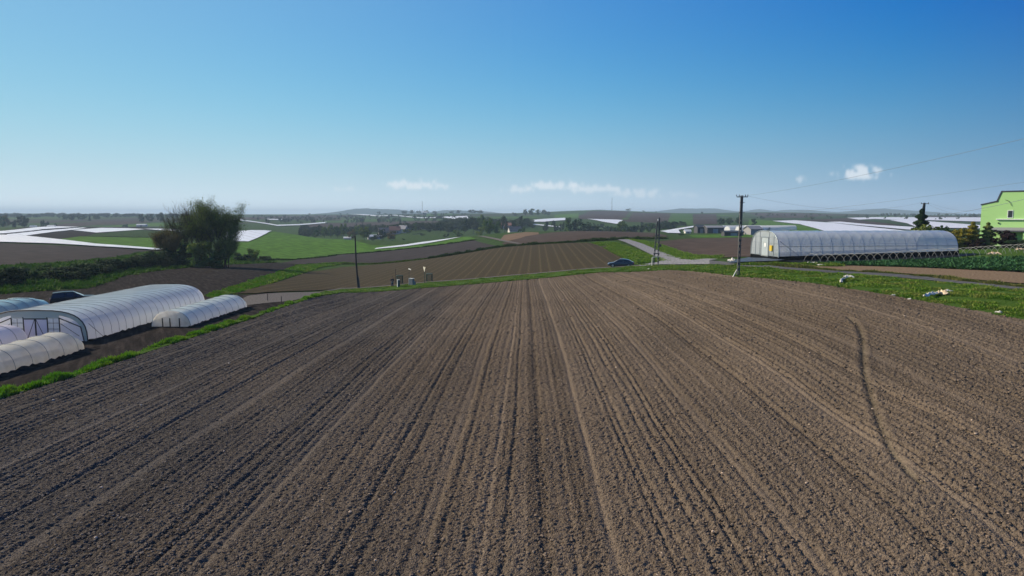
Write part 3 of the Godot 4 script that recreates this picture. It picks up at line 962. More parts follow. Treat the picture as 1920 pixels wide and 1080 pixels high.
func build_mountains() -> void:
	# far ranges: azimuth as x over depth, crest height over the viewer in metres
	var ranges := [
		[5600.0, [[-0.33, -20], [-0.27, 20], [-0.22, 78], [-0.17, 66], [-0.13, 30], [-0.09, 58], [-0.05, 48], [0.0, 12], [0.05, -20]]],
		[5900.0, [[0.02, -20], [0.07, 20], [0.13, 66], [0.16, 30], [0.21, 48], [0.245, 80], [0.29, 82], [0.33, 46], [0.345, 50], [0.36, 76], [0.375, 40], [0.40, 64], [0.43, 66], [0.46, 20], [0.48, -20]]],
		[5400.0, [[0.42, -30], [0.47, 10], [0.51, 58], [0.54, 70], [0.58, 44], [0.63, 18], [0.69, 10], [0.75, 14], [0.82, -20]]],
		[5300.0, [[-0.95, -20], [-0.8, 14], [-0.7, 18], [-0.62, 8], [-0.5, 12], [-0.42, 6], [-0.3, -20]]],
	]
	for r in ranges:
		var st := begin()
		var far: float = r[0]
		var rows: Array = []
		var last: Array = r[1][-1]
		var u: float = r[1][0][0]
		while u <= last[0]:
			var k := 0
			while k < r[1].size() - 2 and u > r[1][k + 1][0]:
				k += 1
			var t: float = clampf((u - r[1][k][0]) / (r[1][k + 1][0] - r[1][k][0]), 0.0, 1.0)
			t = t * t * (3.0 - 2.0 * t)
			var top: float = 0.68 * lerpf(r[1][k][1], r[1][k + 1][1], t) + 3.0 * broad.get_noise_1d(u * 1500.0)
			var row: Array[Vector3] = []
			for s in [[-1500.0, -60.0], [-700.0, 0.45], [0.0, 1.0], [900.0, 0.4], [1800.0, -60.0]]:
				var d: float = far + s[0]
				var y: float = EYE + (top * s[1] if s[1] > 0.0 else s[1])
				if s[1] > 0.0 and s[1] < 1.0:
					y += 14.0 * broad.get_noise_2d(u * 700.0, d * 0.02) - 18.0 * (1.0 - s[1])
				row.append(Vector3(u * far, y, -d))
			rows.append(row)
			u += 0.006
		for i in rows.size() - 1:
			for j in 4:
				quad(st, rows[i][j], rows[i + 1][j], rows[i + 1][j + 1], rows[i][j + 1], Vector3.UP)
		var o := solo("mountains", st.commit(), mat.mountain)
		o.set_meta("kind", "structure")

# ---------------------------------------------------------------- plastic tunnels

func arch_point(hw: float, h: float, e: float, t: float) -> Vector3:
	var a := PI * t
	var c := cos(a)
	return Vector3(hw * signf(c) * pow(absf(c), e), h * pow(maxf(sin(a), 0.0), e) - 0.12, 0)

func film_mesh(hw: float, h: float, e: float, length: float, bay: float, sag: float, seed_: float, end_drop := 0.0) -> Mesh:
	# foil over hoops: it hangs in a little between one hoop and the next and has creases
	var st := begin()
	st.set_smooth_group(0)
	var rings: Array = []
	var n := int(length / bay * 5.0)
	for i in n + 1:
		var z := length * i / n
		var f := fposmod(z / bay, 1.0)
		var shrink := 1.0 - sag * sin(PI * f) * (0.7 + 0.6 * lump.get_noise_2d(z * 0.3, seed_))
		var close := smoothstep(length - 1.6, length, z) * end_drop
		var ring: Array[Vector3] = []
		for k in 23:
			var p := arch_point(hw * (1.0 - close * 0.35), h * (1.0 - close * 0.45), e, k / 22.0)
			p.x *= shrink
			p.y = (p.y + 0.12) * shrink - 0.12 + 0.03 * lump.get_noise_3d(z * 0.5, k * 0.25, seed_) + 0.02 * lump.get_noise_3d(z * 1.3, k * 0.1, seed_ + 5.0)
			p.z = -z
			ring.append(p)
		rings.append(ring)
	for i in rings.size() - 1:
		for k in 22:
			var a: Vector3 = rings[i][k]
			var b: Vector3 = rings[i + 1][k]
			var c: Vector3 = rings[i + 1][k + 1]
			var d: Vector3 = rings[i][k + 1]
			for v in [a, c, b, a, d, c]:
				st.add_vertex(v)
	st.index()
	st.generate_normals()
	return st.commit()

func end_wall(hw: float, h: float, e: float, z: float) -> Mesh:
	var st := begin()
	for k in 22:
		var a := arch_point(hw, h, e, k / 22.0)
		var b := arch_point(hw, h, e, (k + 1) / 22.0)
		tri(st, Vector3(0, -0.12, z), Vector3(a.x, a.y, z), Vector3(b.x, b.y, z), Vector3(0, 0, 1))
	return st.commit()

func hoop_mesh(hw: float, h: float, e: float, r: float, sides := 5) -> Mesh:
	var st := begin()
	var pts: Array[Vector3] = []
	for k in 19:
		pts.append(arch_point(hw, h, e, k / 18.0))
	path_tube(st, pts, r, sides)
	return st.commit()

func bars(list: Array, r: float, z: float) -> Mesh:
	var st := begin()
	for b in list:
		tube(st, Vector3(b[0], b[1], z), Vector3(b[2], b[3], z), r, r, 5)
	return st.commit()

func add_tunnel(o: Node3D, hw: float, h: float, e: float, length: float, bay: float, foil: String, rib: String, rib_r: float, sag: float, back_drop := 0.0, front := "", back := "") -> void:
	part(o, "film_cover", film_mesh(hw, h, e, length, bay, sag, hw * 31.0 + length, back_drop), mat[foil])
	var hoop := hoop_mesh(hw + 0.012, h + 0.012, e, rib_r)
	for k in int((length - 0.4 * back_drop * 4.0) / bay) + 1:
		part(o, "hoop", hoop, mat[rib], Vector3(0, 0, -k * bay))
	if front != "":
		part(o, "end_panel", end_wall(hw * 0.985, h * 0.985, e, -0.02), mat[front])
	if back != "":
		part(o, "end_panel", end_wall(hw * 0.985 * (1.0 - 0.35 * back_drop), h * 0.985 * (1.0 - 0.45 * back_drop), e, -length + 0.02), mat[back])

func build_left_tunnels() -> void:
	var o := thing("polytunnel", "large white plastic tunnel with framed double doors in its end", "polytunnel", on_land(-39.75, -56.4), 0.0, "plastic tunnels on the left")
	add_tunnel(o, 4.25, 2.75, 0.62, 22.0, 1.16, "film_clear", "rib", 0.016, 0.012, 0.0, "film_lavender", "film_lavender")
	# the framed end: cream boards under the arch, double doors, glazed panels, sloping side bays
	var arch := begin()
	for k in 22:
		var a := arch_point(4.28, 2.78, 0.62, k / 22.0)
		var b := arch_point(4.28, 2.78, 0.62, (k + 1) / 22.0)
		var a2 := arch_point(3.95, 2.44, 0.62, k / 22.0)
		var b2 := arch_point(3.95, 2.44, 0.62, (k + 1) / 22.0)
		a.z = 0.03
		b.z = 0.03
		a2.z = 0.03
		b2.z = 0.03
		quad(arch, a, b, b2, a2, Vector3(0, 0, 1))
	part(o, "arch_board", arch.commit(), mat.frame_cream)
	part(o, "arch_rim", hoop_mesh(4.28, 2.79, 0.62, 0.05), mat.frame_dark, Vector3(0, 0, 0.05))
	for x in [-2.0, -1.0, 1.0, 2.0]:
		part(o, "post", bars([[x, -0.2, x, 2.06 if absf(x) > 1.5 else 2.1]], 0.045, 0.06), mat.frame_dark)
	part(o, "lintel", bars([[-1.0, 1.95, 1.0, 1.95]], 0.05, 0.06), mat.frame_dark)
	var head := begin()
	box(head, Vector3(0, 2.16, 0.05), Vector3(4.0, 0.34, 0.03))
	part(o, "header_board", head.commit(), mat.frame_cream)
	for s in [-1.0, 1.0]:
		var leaf := begin()
		box(leaf, Vector3(s * 0.5, 0.9, 0.035), Vector3(0.96, 2.05, 0.02))
		var door := part(o, "door", leaf.commit(), mat.film_lavender)
		part(door, "stile", bars([[s * 0.03, -0.1, s * 0.03, 1.93]], 0.03, 0.06), mat.frame_dark)
		part(door, "brace", bars([[s * 0.06, 1.9, s * 0.85, 0.0]], 0.022, 0.06), mat.frame_dark)
		var pane := begin()
		box(pane, Vector3(s * 1.5, 0.95, 0.035), Vector3(0.92, 2.1, 0.02))
		var glazed := part(o, "glazed_panel", pane.commit(), mat.film_panel)
		for y in [0.55, 1.1, 1.6]:
			part(glazed, "glazing_bar", bars([[s * 1.05, y, s * 1.95, y]], 0.02, 0.06), mat.frame_dark)
		part(glazed, "glazing_bar", bars([[s * 1.5, 0.0, s * 1.5, 1.98]], 0.015, 0.065), mat.frame_dark)
		part(o, "side_rail", bars([[s * 2.0, 2.02, s * 3.75, 1.28], [s * 3.75, 1.28, s * 4.0, -0.1]], 0.045, 0.06), mat.frame_dark)
		part(o, "corner_brace", bars([[s * 2.1, 1.55, s * 3.6, 0.5]], 0.02, 0.06), mat.frame_dark)
	var stay := begin()
	tube(stay, Vector3(4.22, 1.5, -0.3), Vector3(4.26, 0.05, -2.2), 0.025, 0.025, 5)
	part(o, "side_brace", stay.commit(), mat.rib)

	o = thing("low_tunnel", "cream low plastic tunnel nearest the camera at the left edge", "polytunnel", on_land(-34.6, -38.0) + Vector3(0, -0.02, 0), 0.0, "plastic tunnels on the left")
	add_tunnel(o, 1.6, 1.62, 0.8, 14.8, 1.65, "film_cream", "rib", 0.014, 0.035, 1.0, "film_cream", "film_cream")
	o = thing("low_tunnel", "lavender low plastic tunnel end in front of the large tunnel's doors", "polytunnel", on_land(-41.3, -39.0), 0.0, "plastic tunnels on the left")
	add_tunnel(o, 1.8, 1.66, 0.85, 16.2, 1.65, "film_lavender", "rib", 0.018, 0.02, 0.2, "film_lavender", "film_lavender")
	o = thing("low_tunnel", "milky low plastic tunnel right of the large tunnel, posts at its end", "polytunnel", on_land(-32.4, -64.2) + Vector3(0, -0.04, 0), 0.0, "plastic tunnels on the left")
	add_tunnel(o, 1.85, 1.72, 0.82, 15.2, 1.65, "film_milky", "rib_light", 0.02, 0.03, 0.75, "film_cream", "film_milky")
	for x in [-0.75, -0.05, 0.85]:
		var st := begin()
		tube(st, Vector3(x, -0.15, 0.08), Vector3(x - 0.03, 0.92, 0.06), 0.055, 0.05, 6)
		part(o, "post", st.commit(), mat.wood_post)
	o = thing("polytunnel", "greenish clear plastic tunnel in front of the black car", "polytunnel", on_land(-50.5, -50.0), 0.0, "plastic tunnels on the left")
	add_tunnel(o, 2.4, 2.15, 0.75, 21.5, 1.5, "film_green", "rib_light", 0.03, 0.02, 0.35, "film_green", "film_green")
	# soil heaped along the tunnel skirts
	for s in [[-30.35, -63.8, -79.8, 0.26], [-32.75, -38.0, -53.0, 0.3], [-35.2, -56.3, -78.6, 0.22]]:
		var st := begin()
		var n := 60
		for i in n:
			var row: Array = []
			for q in [i, i + 1]:
				var z: float = lerpf(s[1], s[2], q / float(n))
				var g := land(s[0], z)
				var hgt: float = s[3] * (0.8 + 0.7 * lump.get_noise_2d(z * 0.4, s[0]))
				var off := 0.1 * lump.get_noise_2d(z * 0.3, s[0] + 9.0)
				row.append([Vector3(s[0] - 0.35, g + 0.02, z), Vector3(s[0] - 0.12 + off, g + hgt, z), Vector3(s[0] + 0.15 + off, g + hgt * 0.7, z), Vector3(s[0] + 0.6 + off, g - 0.02, z)])
			for k in 3:
				quad(st, row[0][k], row[1][k], row[1][k + 1], row[0][k + 1], Vector3(0.2, 1, 0))
		var m := solo("soil_ridge", st.commit(), mat.soil_dark)
		m.set_meta("kind", "structure")

# ---------------------------------------------------------------- the greenhouse on the right

func build_greenhouse() -> void:
	var turn := -PI / 2.0 + atan2(0.1, 0.995)
	# local -Z runs along the house away from its door
	var at := on_land(33.65, -91.1)
	at.y = 4.05
	var o := thing("greenhouse", "long arched film greenhouse with a door in its left end", "greenhouse", at, turn)
	part(o, "film_cover", film_mesh(4.0, 3.35, 0.66, 24.6, 1.45, 0.008, 4.0), mat.film_house, Vector3(0, 0.62, 0))
	var hoop := hoop_mesh(3.97, 3.33, 0.66, 0.035)
	for k in 18:
		part(o, "hoop", hoop, mat.rib, Vector3(0, 0.62, -0.03 - k * 1.443))
	for s in [-1.0, 1.0]:
		var rail := begin()
		tube(rail, Vector3(s * 3.93, 1.95, 0), Vector3(s * 3.93, 1.95, -24.6), 0.03, 0.03, 5)
		part(o, "side_rail", rail.commit(), mat.rib)
		var skirt := begin()
		for z in [0.0, 0.05]:
			quad(skirt, Vector3(s * (4.02 + z), -0.5, 0.01), Vector3(s * (4.02 + z), -0.5, -24.63), Vector3(s * (4.02 + z), 1.3, -24.63), Vector3(s * (4.02 + z), 0.66, 0.01), Vector3(s if z > 0.0 else -s, 0, 0))
		quad(skirt, Vector3(s * 4.02, 0.66, 0.01), Vector3(s * 4.02, 1.3, -24.63), Vector3(s * 4.07, 1.3, -24.63), Vector3(s * 4.07, 0.66, 0.01), Vector3.UP)
		part(o, "skirt", skirt.commit(), mat.black_foil)
		var stay := begin()
		tube(stay, Vector3(s * 3.9, 2.6, -0.1), Vector3(s * 3.96, 0.6, -2.9), 0.03, 0.03, 5)
		part(o, "corner_brace", stay.commit(), mat.rib)
	var purlin := begin()
	tube(purlin, Vector3(0, 3.80, 0), Vector3(0, 3.80, -24.6), 0.03, 0.03, 5)
	part(o, "ridge_bar", purlin.commit(), mat.rib)
	part(o, "end_panel", end_wall(3.95, 3.30, 0.66, 0.0), mat.film_panel, Vector3(0, 0.62, 0.0))
	part(o, "end_panel", end_wall(3.95, 3.30, 0.66, -24.6), mat.film_panel, Vector3(0, 0.62, 0.0))
	part(o, "end_rim", hoop_mesh(4.0, 3.36, 0.66, 0.05), mat.rib_light, Vector3(0, 0.62, 0.03))
	for x in [-2.6, -1.3, 1.3, 2.6]:
		part(o, "end_post", bars([[x, 0.5, x, 3.3 if absf(x) > 2.0 else 3.7]], 0.03, 0.04), mat.rib_light)
	for y in [1.5, 2.3, 3.1]:
		part(o, "end_rail", bars([[-3.6, y, 3.6, y]], 0.02, 0.04), mat.rib_light)
	var d := begin()
	box(d, Vector3(0.2, 1.75, 0.06), Vector3(2.0, 2.5, 0.03))
	var door := part(o, "door", d.commit(), mat.film_panel)
	part(door, "door_frame", bars([[-0.8, 0.5, -0.8, 3.0], [-0.8, 3.0, 1.2, 3.0], [1.2, 3.0, 1.2, 0.5]], 0.04, 0.1), mat.rib)
	var sign_ := begin()
	box(sign_, Vector3(0.35, 2.0, 0.1), Vector3(0.42, 0.5, 0.02))
	part(door, "paper_notice", sign_.commit(), mat.trim_white)
	var fan := begin()
	box(fan, Vector3(2.15, 1.65, 0.14), Vector3(0.62, 0.72, 0.2))
	part(o, "wall_heater", fan.commit(), mat.yellow_paint)
	var sill := begin()
	box(sill, Vector3(0, 0.36, 0.02), Vector3(8.0, 0.5, 0.08))
	part(o, "end_sill", sill.commit(), mat.black_foil)
	# weed foil laid beside the house and a tarpaulin before its door
	var m := solo("weed_foil", sheet([32.9, -87.1, 34.6, -81.2, 40.0, -80.6, 50.0, -82.6, 60.0, -88.2, 62.0, -91.4, 58.4, -89.75, 34.0, -87.2], 4.5), mat.black_foil)
	tag(m, "black weed foil on the ground along the greenhouse side", "foil")
	m = solo("tarpaulin", sheet([28.6, -90.5, 29.6, -86.6, 32.0, -84.6, 34.6, -84.9, 33.9, -87.0, 33.1, -95.2, 31.0, -95.0], 5.0, 0.0, 0.12), mat.blue_tarp)
	tag(m, "grey-blue tarpaulin spread before the greenhouse door", "tarpaulin")
	# bare hoops of a tunnel without its foil, a row along the vegetable bed
	var hoop_turn := atan2(0.52, 0.85)
	var bare := hoop_mesh(1.25, 1.3, 1.0, 0.02)
	for k in 34:
		var p := Vector2(36.6, -83.2) + Vector2(0.982, -0.19) * (k * 1.08)
		if k > 20:
			p += Vector2(0.05, -0.25) * (k - 20)
		var h := solo("bare_hoop", bare, mat.hoop_steel, on_land(p.x, p.y))
		h.rotation.y = -PI / 2.0 + hoop_turn - 0.06 + 0.1 * sin(k * 2.3)
		h.rotation.x = 0.05 * sin(k * 1.7)
		tag(h, "bare steel tunnel hoop standing in the row before the greenhouse", "hoop", "bare tunnel hoops")

# ---------------------------------------------------------------- the green house

func build_house() -> void:
	var at := on_land(80.2, -117.5)
	at.y = 3.6
	var o := thing("green_house", "lime green rendered house with dark roof edge at the right edge", "house", at, -0.85)
	# local +X runs along the gable wall, +Z faces out
	var w := 13.0
	var outline := [Vector2(0, -0.6), Vector2(0, 8.05), Vector2(2.25, 8.6), Vector2(2.8, 10.2), Vector2(w, 10.2), Vector2(w, -0.6)]
	var st := begin()
	var flat := PackedVector2Array(outline)
	var ids := Geometry2D.triangulate_polygon(flat)
	for z in [0.0, -9.0]:
		for k in ids.size() / 3:
			var t: Array[Vector3] = []
			for e in 3:
				t.append(Vector3(flat[ids[k * 3 + e]].x, flat[ids[k * 3 + e]].y, z))
			tri(st, t[0], t[1], t[2], Vector3(0, 0, 1 if z == 0.0 else -1))
	for k in [0, 4]:
		var a: Vector2 = outline[k]
		var b: Vector2 = outline[k + 1]
		quad(st, Vector3(a.x, a.y, 0), Vector3(b.x, b.y, 0), Vector3(b.x, b.y, -9), Vector3(a.x, a.y, -9), Vector3(-1 if k == 0 else 1, 0, 0))
	part(o, "wall", st.commit(), mat.house_green)
	var roof := begin()
	for k in [1, 2, 3]:
		var a := Vector3(outline[k].x, outline[k].y, 0)
		var b := Vector3(outline[k + 1].x, outline[k + 1].y, 0)
		var dir := (b - a).normalized()
		var up := Vector3(-dir.y, dir.x, 0)
		box(roof, (a + b) * 0.5 + up * 0.11 + Vector3(0, 0, -4.5), Vector3((b - a).length() + 0.22, 0.2, 9.12), Basis(dir, up, Vector3(0, 0, 1)))
	part(o, "roof", roof.commit(), mat.roof_dark)
	for x in [4.15, 8.4]:
		var f := begin()
		box(f, Vector3(x, 6.55, 0.02), Vector3(0.78, 1.28, 0.07))
		var win := part(o, "window", f.commit(), mat.trim_white)
		var g := begin()
		box(g, Vector3(x, 6.55, 0.06), Vector3(0.60, 1.10, 0.03))
		part(win, "pane", g.commit(), mat.glass_dark)
	var ledge := begin()
	box(ledge, Vector3(7.6, 5.68, 0.12), Vector3(10.7, 0.14, 0.26))
	part(o, "ledge", ledge.commit(), mat.trim_white)
	var canopy := begin()
	box(canopy, Vector3(7.4, 4.05, 0.9), Vector3(11.6, 0.14, 2.1), Basis(Vector3.RIGHT, 0.22))
	var can := part(o, "canopy", canopy.commit(), mat.roof_grey)
	var trim := begin()
	box(trim, Vector3(7.4, 3.70, 1.96), Vector3(11.6, 0.16, 0.1))
	part(can, "canopy_edge", trim.commit(), mat.roof_dark)
	for x in [1.9, 6.6, 12.0]:
		var post := begin()
		box(post, Vector3(x, 1.5, 1.75), Vector3(0.2, 4.3, 0.2))
		part(can, "canopy_post", post.commit(), mat.house_green)
	for x in [2.6, 6.4]:
		var lamp := begin()
		box(lamp, Vector3(x, 5.05, 0.08), Vector3(0.16, 0.22, 0.16))
		part(o, "wall_lamp", lamp.commit(), mat.frame_dark)
	var duct := begin()
	path_tube(duct, [Vector3(3.3, 8.9, 0.08), Vector3(3.7, 8.8, 0.08), Vector3(4.05, 8.4, 0.08), Vector3(4.25, 7.9, 0.08)], 0.03)
	part(o, "cable", duct.commit(), mat.frame_dark)
	var sill := begin()
	box(sill, Vector3(3.6, 2.0, 0.03), Vector3(1.0, 1.4, 0.06))
	var low := part(o, "window", sill.commit(), mat.trim_white)
	var lowg := begin()
	box(lowg, Vector3(3.6, 2.0, 0.06), Vector3(0.84, 1.24, 0.03))
	part(low, "pane", lowg.commit(), mat.glass_dark)

# ---------------------------------------------------------------- poles and wires

func ladder_pole(o: Node3D, foot: Vector3, top: Vector3, wide: float) -> void:
	# concrete pole with a row of openings up its middle
	var dir := (top - foot).normalized()
	var side := Vector3(0, 0, 1).cross(dir).normalized()
	var turn := Basis(side, dir, side.cross(dir))
	var st := begin()
	var long := (top - foot).length()
	for s in [-1.0, 1.0]:
		box(st, (foot + top) * 0.5 + side * s * wide * 0.36, Vector3(wide * 0.28, long, wide * 0.75), turn)
	var y := 0.35
	while y < long:
		var tall := 0.26 if y < long * 0.68 else 0.62
		box(st, foot + dir * y, Vector3(wide * 0.46, tall, wide * 0.68), turn)
		y += 0.62
	part(o, "pole", st.commit(), mat.concrete_pole)

func wire(a: Vector3, b: Vector3, sag: float, label: String, r := 0.008) -> void:
	var st := begin()
	var pts: Array[Vector3] = []
	for k in 15:
		var t := k / 14.0
		pts.append(a.lerp(b, t) - Vector3(0, sag * 4.0 * t * (1.0 - t), 0))
	path_tube(st, pts, r, 4)
	var o := solo("power_line", st.commit(), mat.wire)
	tag(o, label, "cable", "overhead wires")

func build_poles() -> void:
	# round wooden pole beyond the field
	var o := thing("wooden_pole", "bare dark wooden pole at the grass verge, left of centre", "pole", on_land(-26.1, -115.4) + Vector3(0, -0.3, 0))
	var st := begin()
	tube(st, Vector3.ZERO, Vector3(-0.28, 4.8, 0), 0.17, 0.145, 9, false)
	tube(st, Vector3(-0.28, 4.8, 0), Vector3(-0.34, 9.3, 0), 0.145, 0.11, 9)
	part(o, "pole", st.commit(), mat.wood_pole)
	st = begin()
	tube(st, Vector3(0.3, 0, 0.1), Vector3(0.05, 2.4, 0.05), 0.09, 0.08, 7)
	part(o, "foot_brace", st.commit(), mat.concrete_pole)
	# tall concrete pole with a cross arm at the corner of the field
	o = thing("concrete_pole", "tall concrete power pole with a cross arm beside the greenhouse", "pole", on_land(24.15, -72.7), 0.0, "concrete power poles")
	ladder_pole(o, Vector3(0, -0.2, 0), Vector3(0.1, 8.62, 0), 0.26)
	st = begin()
	box(st, Vector3(0.1, 8.45, 0.14), Vector3(1.15, 0.09, 0.09))
	part(o, "cross_arm", st.commit(), mat.insulator)
	for x in [-0.5, -0.22, 0.42, 0.68]:
		st = begin()
		tube(st, Vector3(x, 8.5, 0.14), Vector3(x, 8.68, 0.14), 0.035, 0.045, 6)
		part(o, "insulator", st.commit(), mat.insulator)
	for y in [7.85, 6.8]:
		st = begin()
		box(st, Vector3(0.12, y, 0.12), Vector3(0.5 if y > 7.0 else 0.62, 0.06, 0.08))
		part(o, "bracket", st.commit(), mat.insulator)
	st = begin()
	tube(st, Vector3(-0.62, -0.05, 0.2), Vector3(-0.2, 0.75, 0.1), 0.07, 0.05, 6)
	part(o, "foot_guard", st.commit(), mat.plastic_white)
	# pair of concrete poles leaning together at the road
	o = thing("twin_pole", "pair of dark concrete poles leaning together by the road bend", "pole", on_land(23.35, -110.3), 0.0, "concrete power poles")
	ladder_pole(o, Vector3(0.28, -0.2, 0), Vector3(0.32, 7.75, 0), 0.22)
	ladder_pole(o, Vector3(-0.5, -0.2, 0), Vector3(0.02, 7.2, 0), 0.22)
	st = begin()
	box(st, Vector3(-0.05, 2.1, 0.1), Vector3(0.95, 0.14, 0.12))
	box(st, Vector3(-0.05, 5.0, 0.1), Vector3(0.7, 0.12, 0.12))
	part(o, "tie_bar", st.commit(), mat.concrete_pole)
	st = begin()
	tube(st, Vector3(-0.78, -0.1, 0.2), Vector3(-0.72, 1.5, 0.2), 0.07, 0.07, 6)
	tube(st, Vector3(-0.72, 1.5, 0.2), Vector3(0.35, 1.55, 0.2), 0.05, 0.05, 6)
	part(o, "cable_guard", st.commit(), mat.plastic_white)
	st = begin()
	box(st, Vector3(0.55, 3.4, 0.05), Vector3(0.32, 0.4, 0.3))
	part(o, "junction_box", st.commit(), mat.insulator)
	st = begin()
	tube(st, Vector3(0.1, 7.4, 0.15), Vector3(0.1, 7.62, 0.15), 0.08, 0.1, 6)
	part(o, "insulator", st.commit(), mat.trim_white)
	# pair of poles behind the conical conifer
	var far_pole := on_land(66.9, -112.0) - Vector3(0, 0.7, 0)
	o = thing("twin_pole", "slim pair of power poles standing behind the conical conifer", "pole", far_pole, 0.0, "concrete power poles")
	st = begin()
	box(st, Vector3(0.22, 4.1, 0), Vector3(0.24, 8.5, 0.24))
	part(o, "pole", st.commit(), mat.concrete_pole)
	st = begin()
	tube(st, Vector3(-1.1, 0, 0), Vector3(0.12, 8.3, 0), 0.13, 0.10, 6)
	part(o, "brace_pole", st.commit(), mat.concrete_pole)
	st = begin()
	box(st, Vector3(0.2, 8.2, 0.15), Vector3(1.3, 0.09, 0.09))
	part(o, "cross_arm", st.commit(), mat.insulator)
	for x in [-0.35, 0.75]:
		st = begin()
		tube(st, Vector3(x, 8.24, 0.15), Vector3(x, 8.42, 0.15), 0.04, 0.05, 6)
		part(o, "insulator", st.commit(), mat.insulator)
	var top := on_land(24.15, -72.7) + Vector3(0.6, 8.6, 0.14)
	wire(top, Vector3(17.6, 13.3, -14.0), 0.35, "highest overhead wire running right from the tall concrete pole")
	wire(on_land(23.35, -110.3) + Vector3(0.4, 7.7, 0), Vector3(33.5, 13.0, -33.0), 1.0, "long overhead wire crossing the sky above the greenhouse")
	wire(top + Vector3(-0.2, 0, 0), far_pole + Vector3(-0.3, 8.4, 0.15), 1.3, "overhead wire between the tall pole and the conifer pole")
	wire(far_pole + Vector3(0.7, 8.4, 0.15), Vector3(81.5, 10.9, -117.0), 0.7, "upper overhead wire from the conifer pole to the green house")
	wire(far_pole + Vector3(0.75, 8.1, 0.15), Vector3(83.0, 10.0, -118.0), 0.9, "lower overhead wire from the conifer pole to the green house")
	wire(far_pole + Vector3(0.3, 6.2, 0.2), Vector3(46.0, 12.6, -55.0), 0.5, "thick cable passing before the green house wall", 0.02)

# ---------------------------------------------------------------- vehicles

func loft(st: SurfaceTool, sections: Array) -> void:
	for i in sections.size() - 1:
		var a: Array = sections[i]
		var b: Array = sections[i + 1]
		var mid := Vector3.ZERO
		for p in a:
			mid += p / float(a.size())
		for k in a.size():
			var q := (k + 1) % a.size()
			quad(st, a[k], b[k], b[q], a[q], (a[k] + a[q]) * 0.5 - mid)
	for s in [[sections[0], -1.0], [sections[-1], 1.0]]:
		var mid := Vector3.ZERO
		for p in s[0]:
			mid += p / float(s[0].size())
		for k in s[0].size():
			tri(st, mid, s[0][k], s[0][(k + 1) % s[0].size()], Vector3(s[1], 0, 0))

func body_ring(x: float, low: float, high: float, hw: float) -> Array:
	var c := minf(0.09, (high - low) * 0.3)
	return [Vector3(x, low, hw * 0.9), Vector3(x, low + c, hw * 0.985), Vector3(x, (low + high) * 0.5, hw), Vector3(x, high - c, hw * 0.96), Vector3(x, high, hw * 0.86), Vector3(x, high, -hw * 0.86), Vector3(x, high - c, -hw * 0.96), Vector3(x, (low + high) * 0.5, -hw), Vector3(x, low + c, -hw * 0.985), Vector3(x, low, -hw * 0.9)]

func add_car(o: Node3D, paint: String, body: Array, cabin: Array, axles: Array, wheel_r: float, hw: float, pillars: Array) -> void:
	# BODY: x, low, high, width share; CABIN: x, foot height, roof height
	var st := begin()
	var rings: Array = []
	for b in body:
		rings.append(body_ring(b[0], b[1], b[2], hw * b[3]))
	loft(st, rings)
	part(o, "body", st.commit(), mat[paint])
	var glass := begin()
	var roof := begin()
	rings = []
	for c in cabin:
		var t: float = clampf((c[2] - c[1]) / 0.55, 0.0, 1.0)
		var wide := hw * (0.86 - 0.16 * t)
		rings.append([Vector3(c[0], c[1] - 0.02, hw * 0.85), Vector3(c[0], c[2], wide), Vector3(c[0], c[2], -wide), Vector3(c[0], c[1] - 0.02, -hw * 0.85)])
	loft(glass, rings)
	part(o, "windows", glass.commit(), mat.glass_dark)
	for i in range(1, cabin.size() - 2):
		var a: Array = rings[i]
		var b: Array = rings[i + 1]
		var up := Vector3(0, 0.025, 0)
		quad(roof, a[1] + up, b[1] + up, b[2] + up, a[2] + up, Vector3.UP)
		for s in [[1, 0], [2, 3]]:
			var out: Vector3 = Vector3(0, 0, 0.02 if s[0] == 1 else -0.02)
			quad(roof, a[s[0]] + up, b[s[0]] + up, b[s[0]] + out - up * 2.5, a[s[0]] + out - up * 2.5, out)
	part(o, "roof", roof.commit(), mat[paint])
	for p in pillars:
		for s in [-1.0, 1.0]:
			var st2 := begin()
			tube(st2, Vector3(p[0], p[1], s * hw * 0.865), Vector3(p[2], p[3], s * (hw * 0.70 + 0.015)), 0.045, 0.035, 5)
			part(o, "pillar", st2.commit(), mat[paint])
	for x in axles:
		for s in [-1.0, 1.0]:
			var hub := Vector3(x, wheel_r, s * (hw - 0.10))
			var ty := begin()
			tube(ty, hub - Vector3(0, 0, 0.11), hub + Vector3(0, 0, 0.11), wheel_r, wheel_r, 16)
			tube(ty, hub + Vector3(0, 0, 0.11), hub - Vector3(0, 0, 0.11), wheel_r, wheel_r, 16)
			var wheel := part(o, "wheel", ty.commit(), mat.tyre)
			var rim := begin()
			tube(rim, hub, hub + Vector3(0, 0, s * 0.125), wheel_r * 0.66, wheel_r * 0.60, 12)
			part(wheel, "rim", rim.commit(), mat.rim)
	for s in [-1.0, 1.0]:
		var front: Array = body[-2]
		var lamp := begin()
		box(lamp, Vector3(front[0] + 0.05, front[2] - 0.13, s * hw * 0.72), Vector3(0.3, 0.14, 0.34))
		part(o, "headlight", lamp.commit(), mat.lamp_clear)
		var back: Array = body[1]
		var tail := begin()
		box(tail, Vector3(back[0] - 0.04, back[2] - 0.16, s * hw * 0.78), Vector3(0.16, 0.22, 0.26))
		part(o, "tail_light", tail.commit(), mat.lamp_red)
		var mirror := begin()
		box(mirror, Vector3(cabin[-2][0] + 0.1, cabin[-2][1] + 0.1, s * (hw + 0.07)), Vector3(0.12, 0.13, 0.2))
		part(o, "mirror", mirror.commit(), mat[paint])

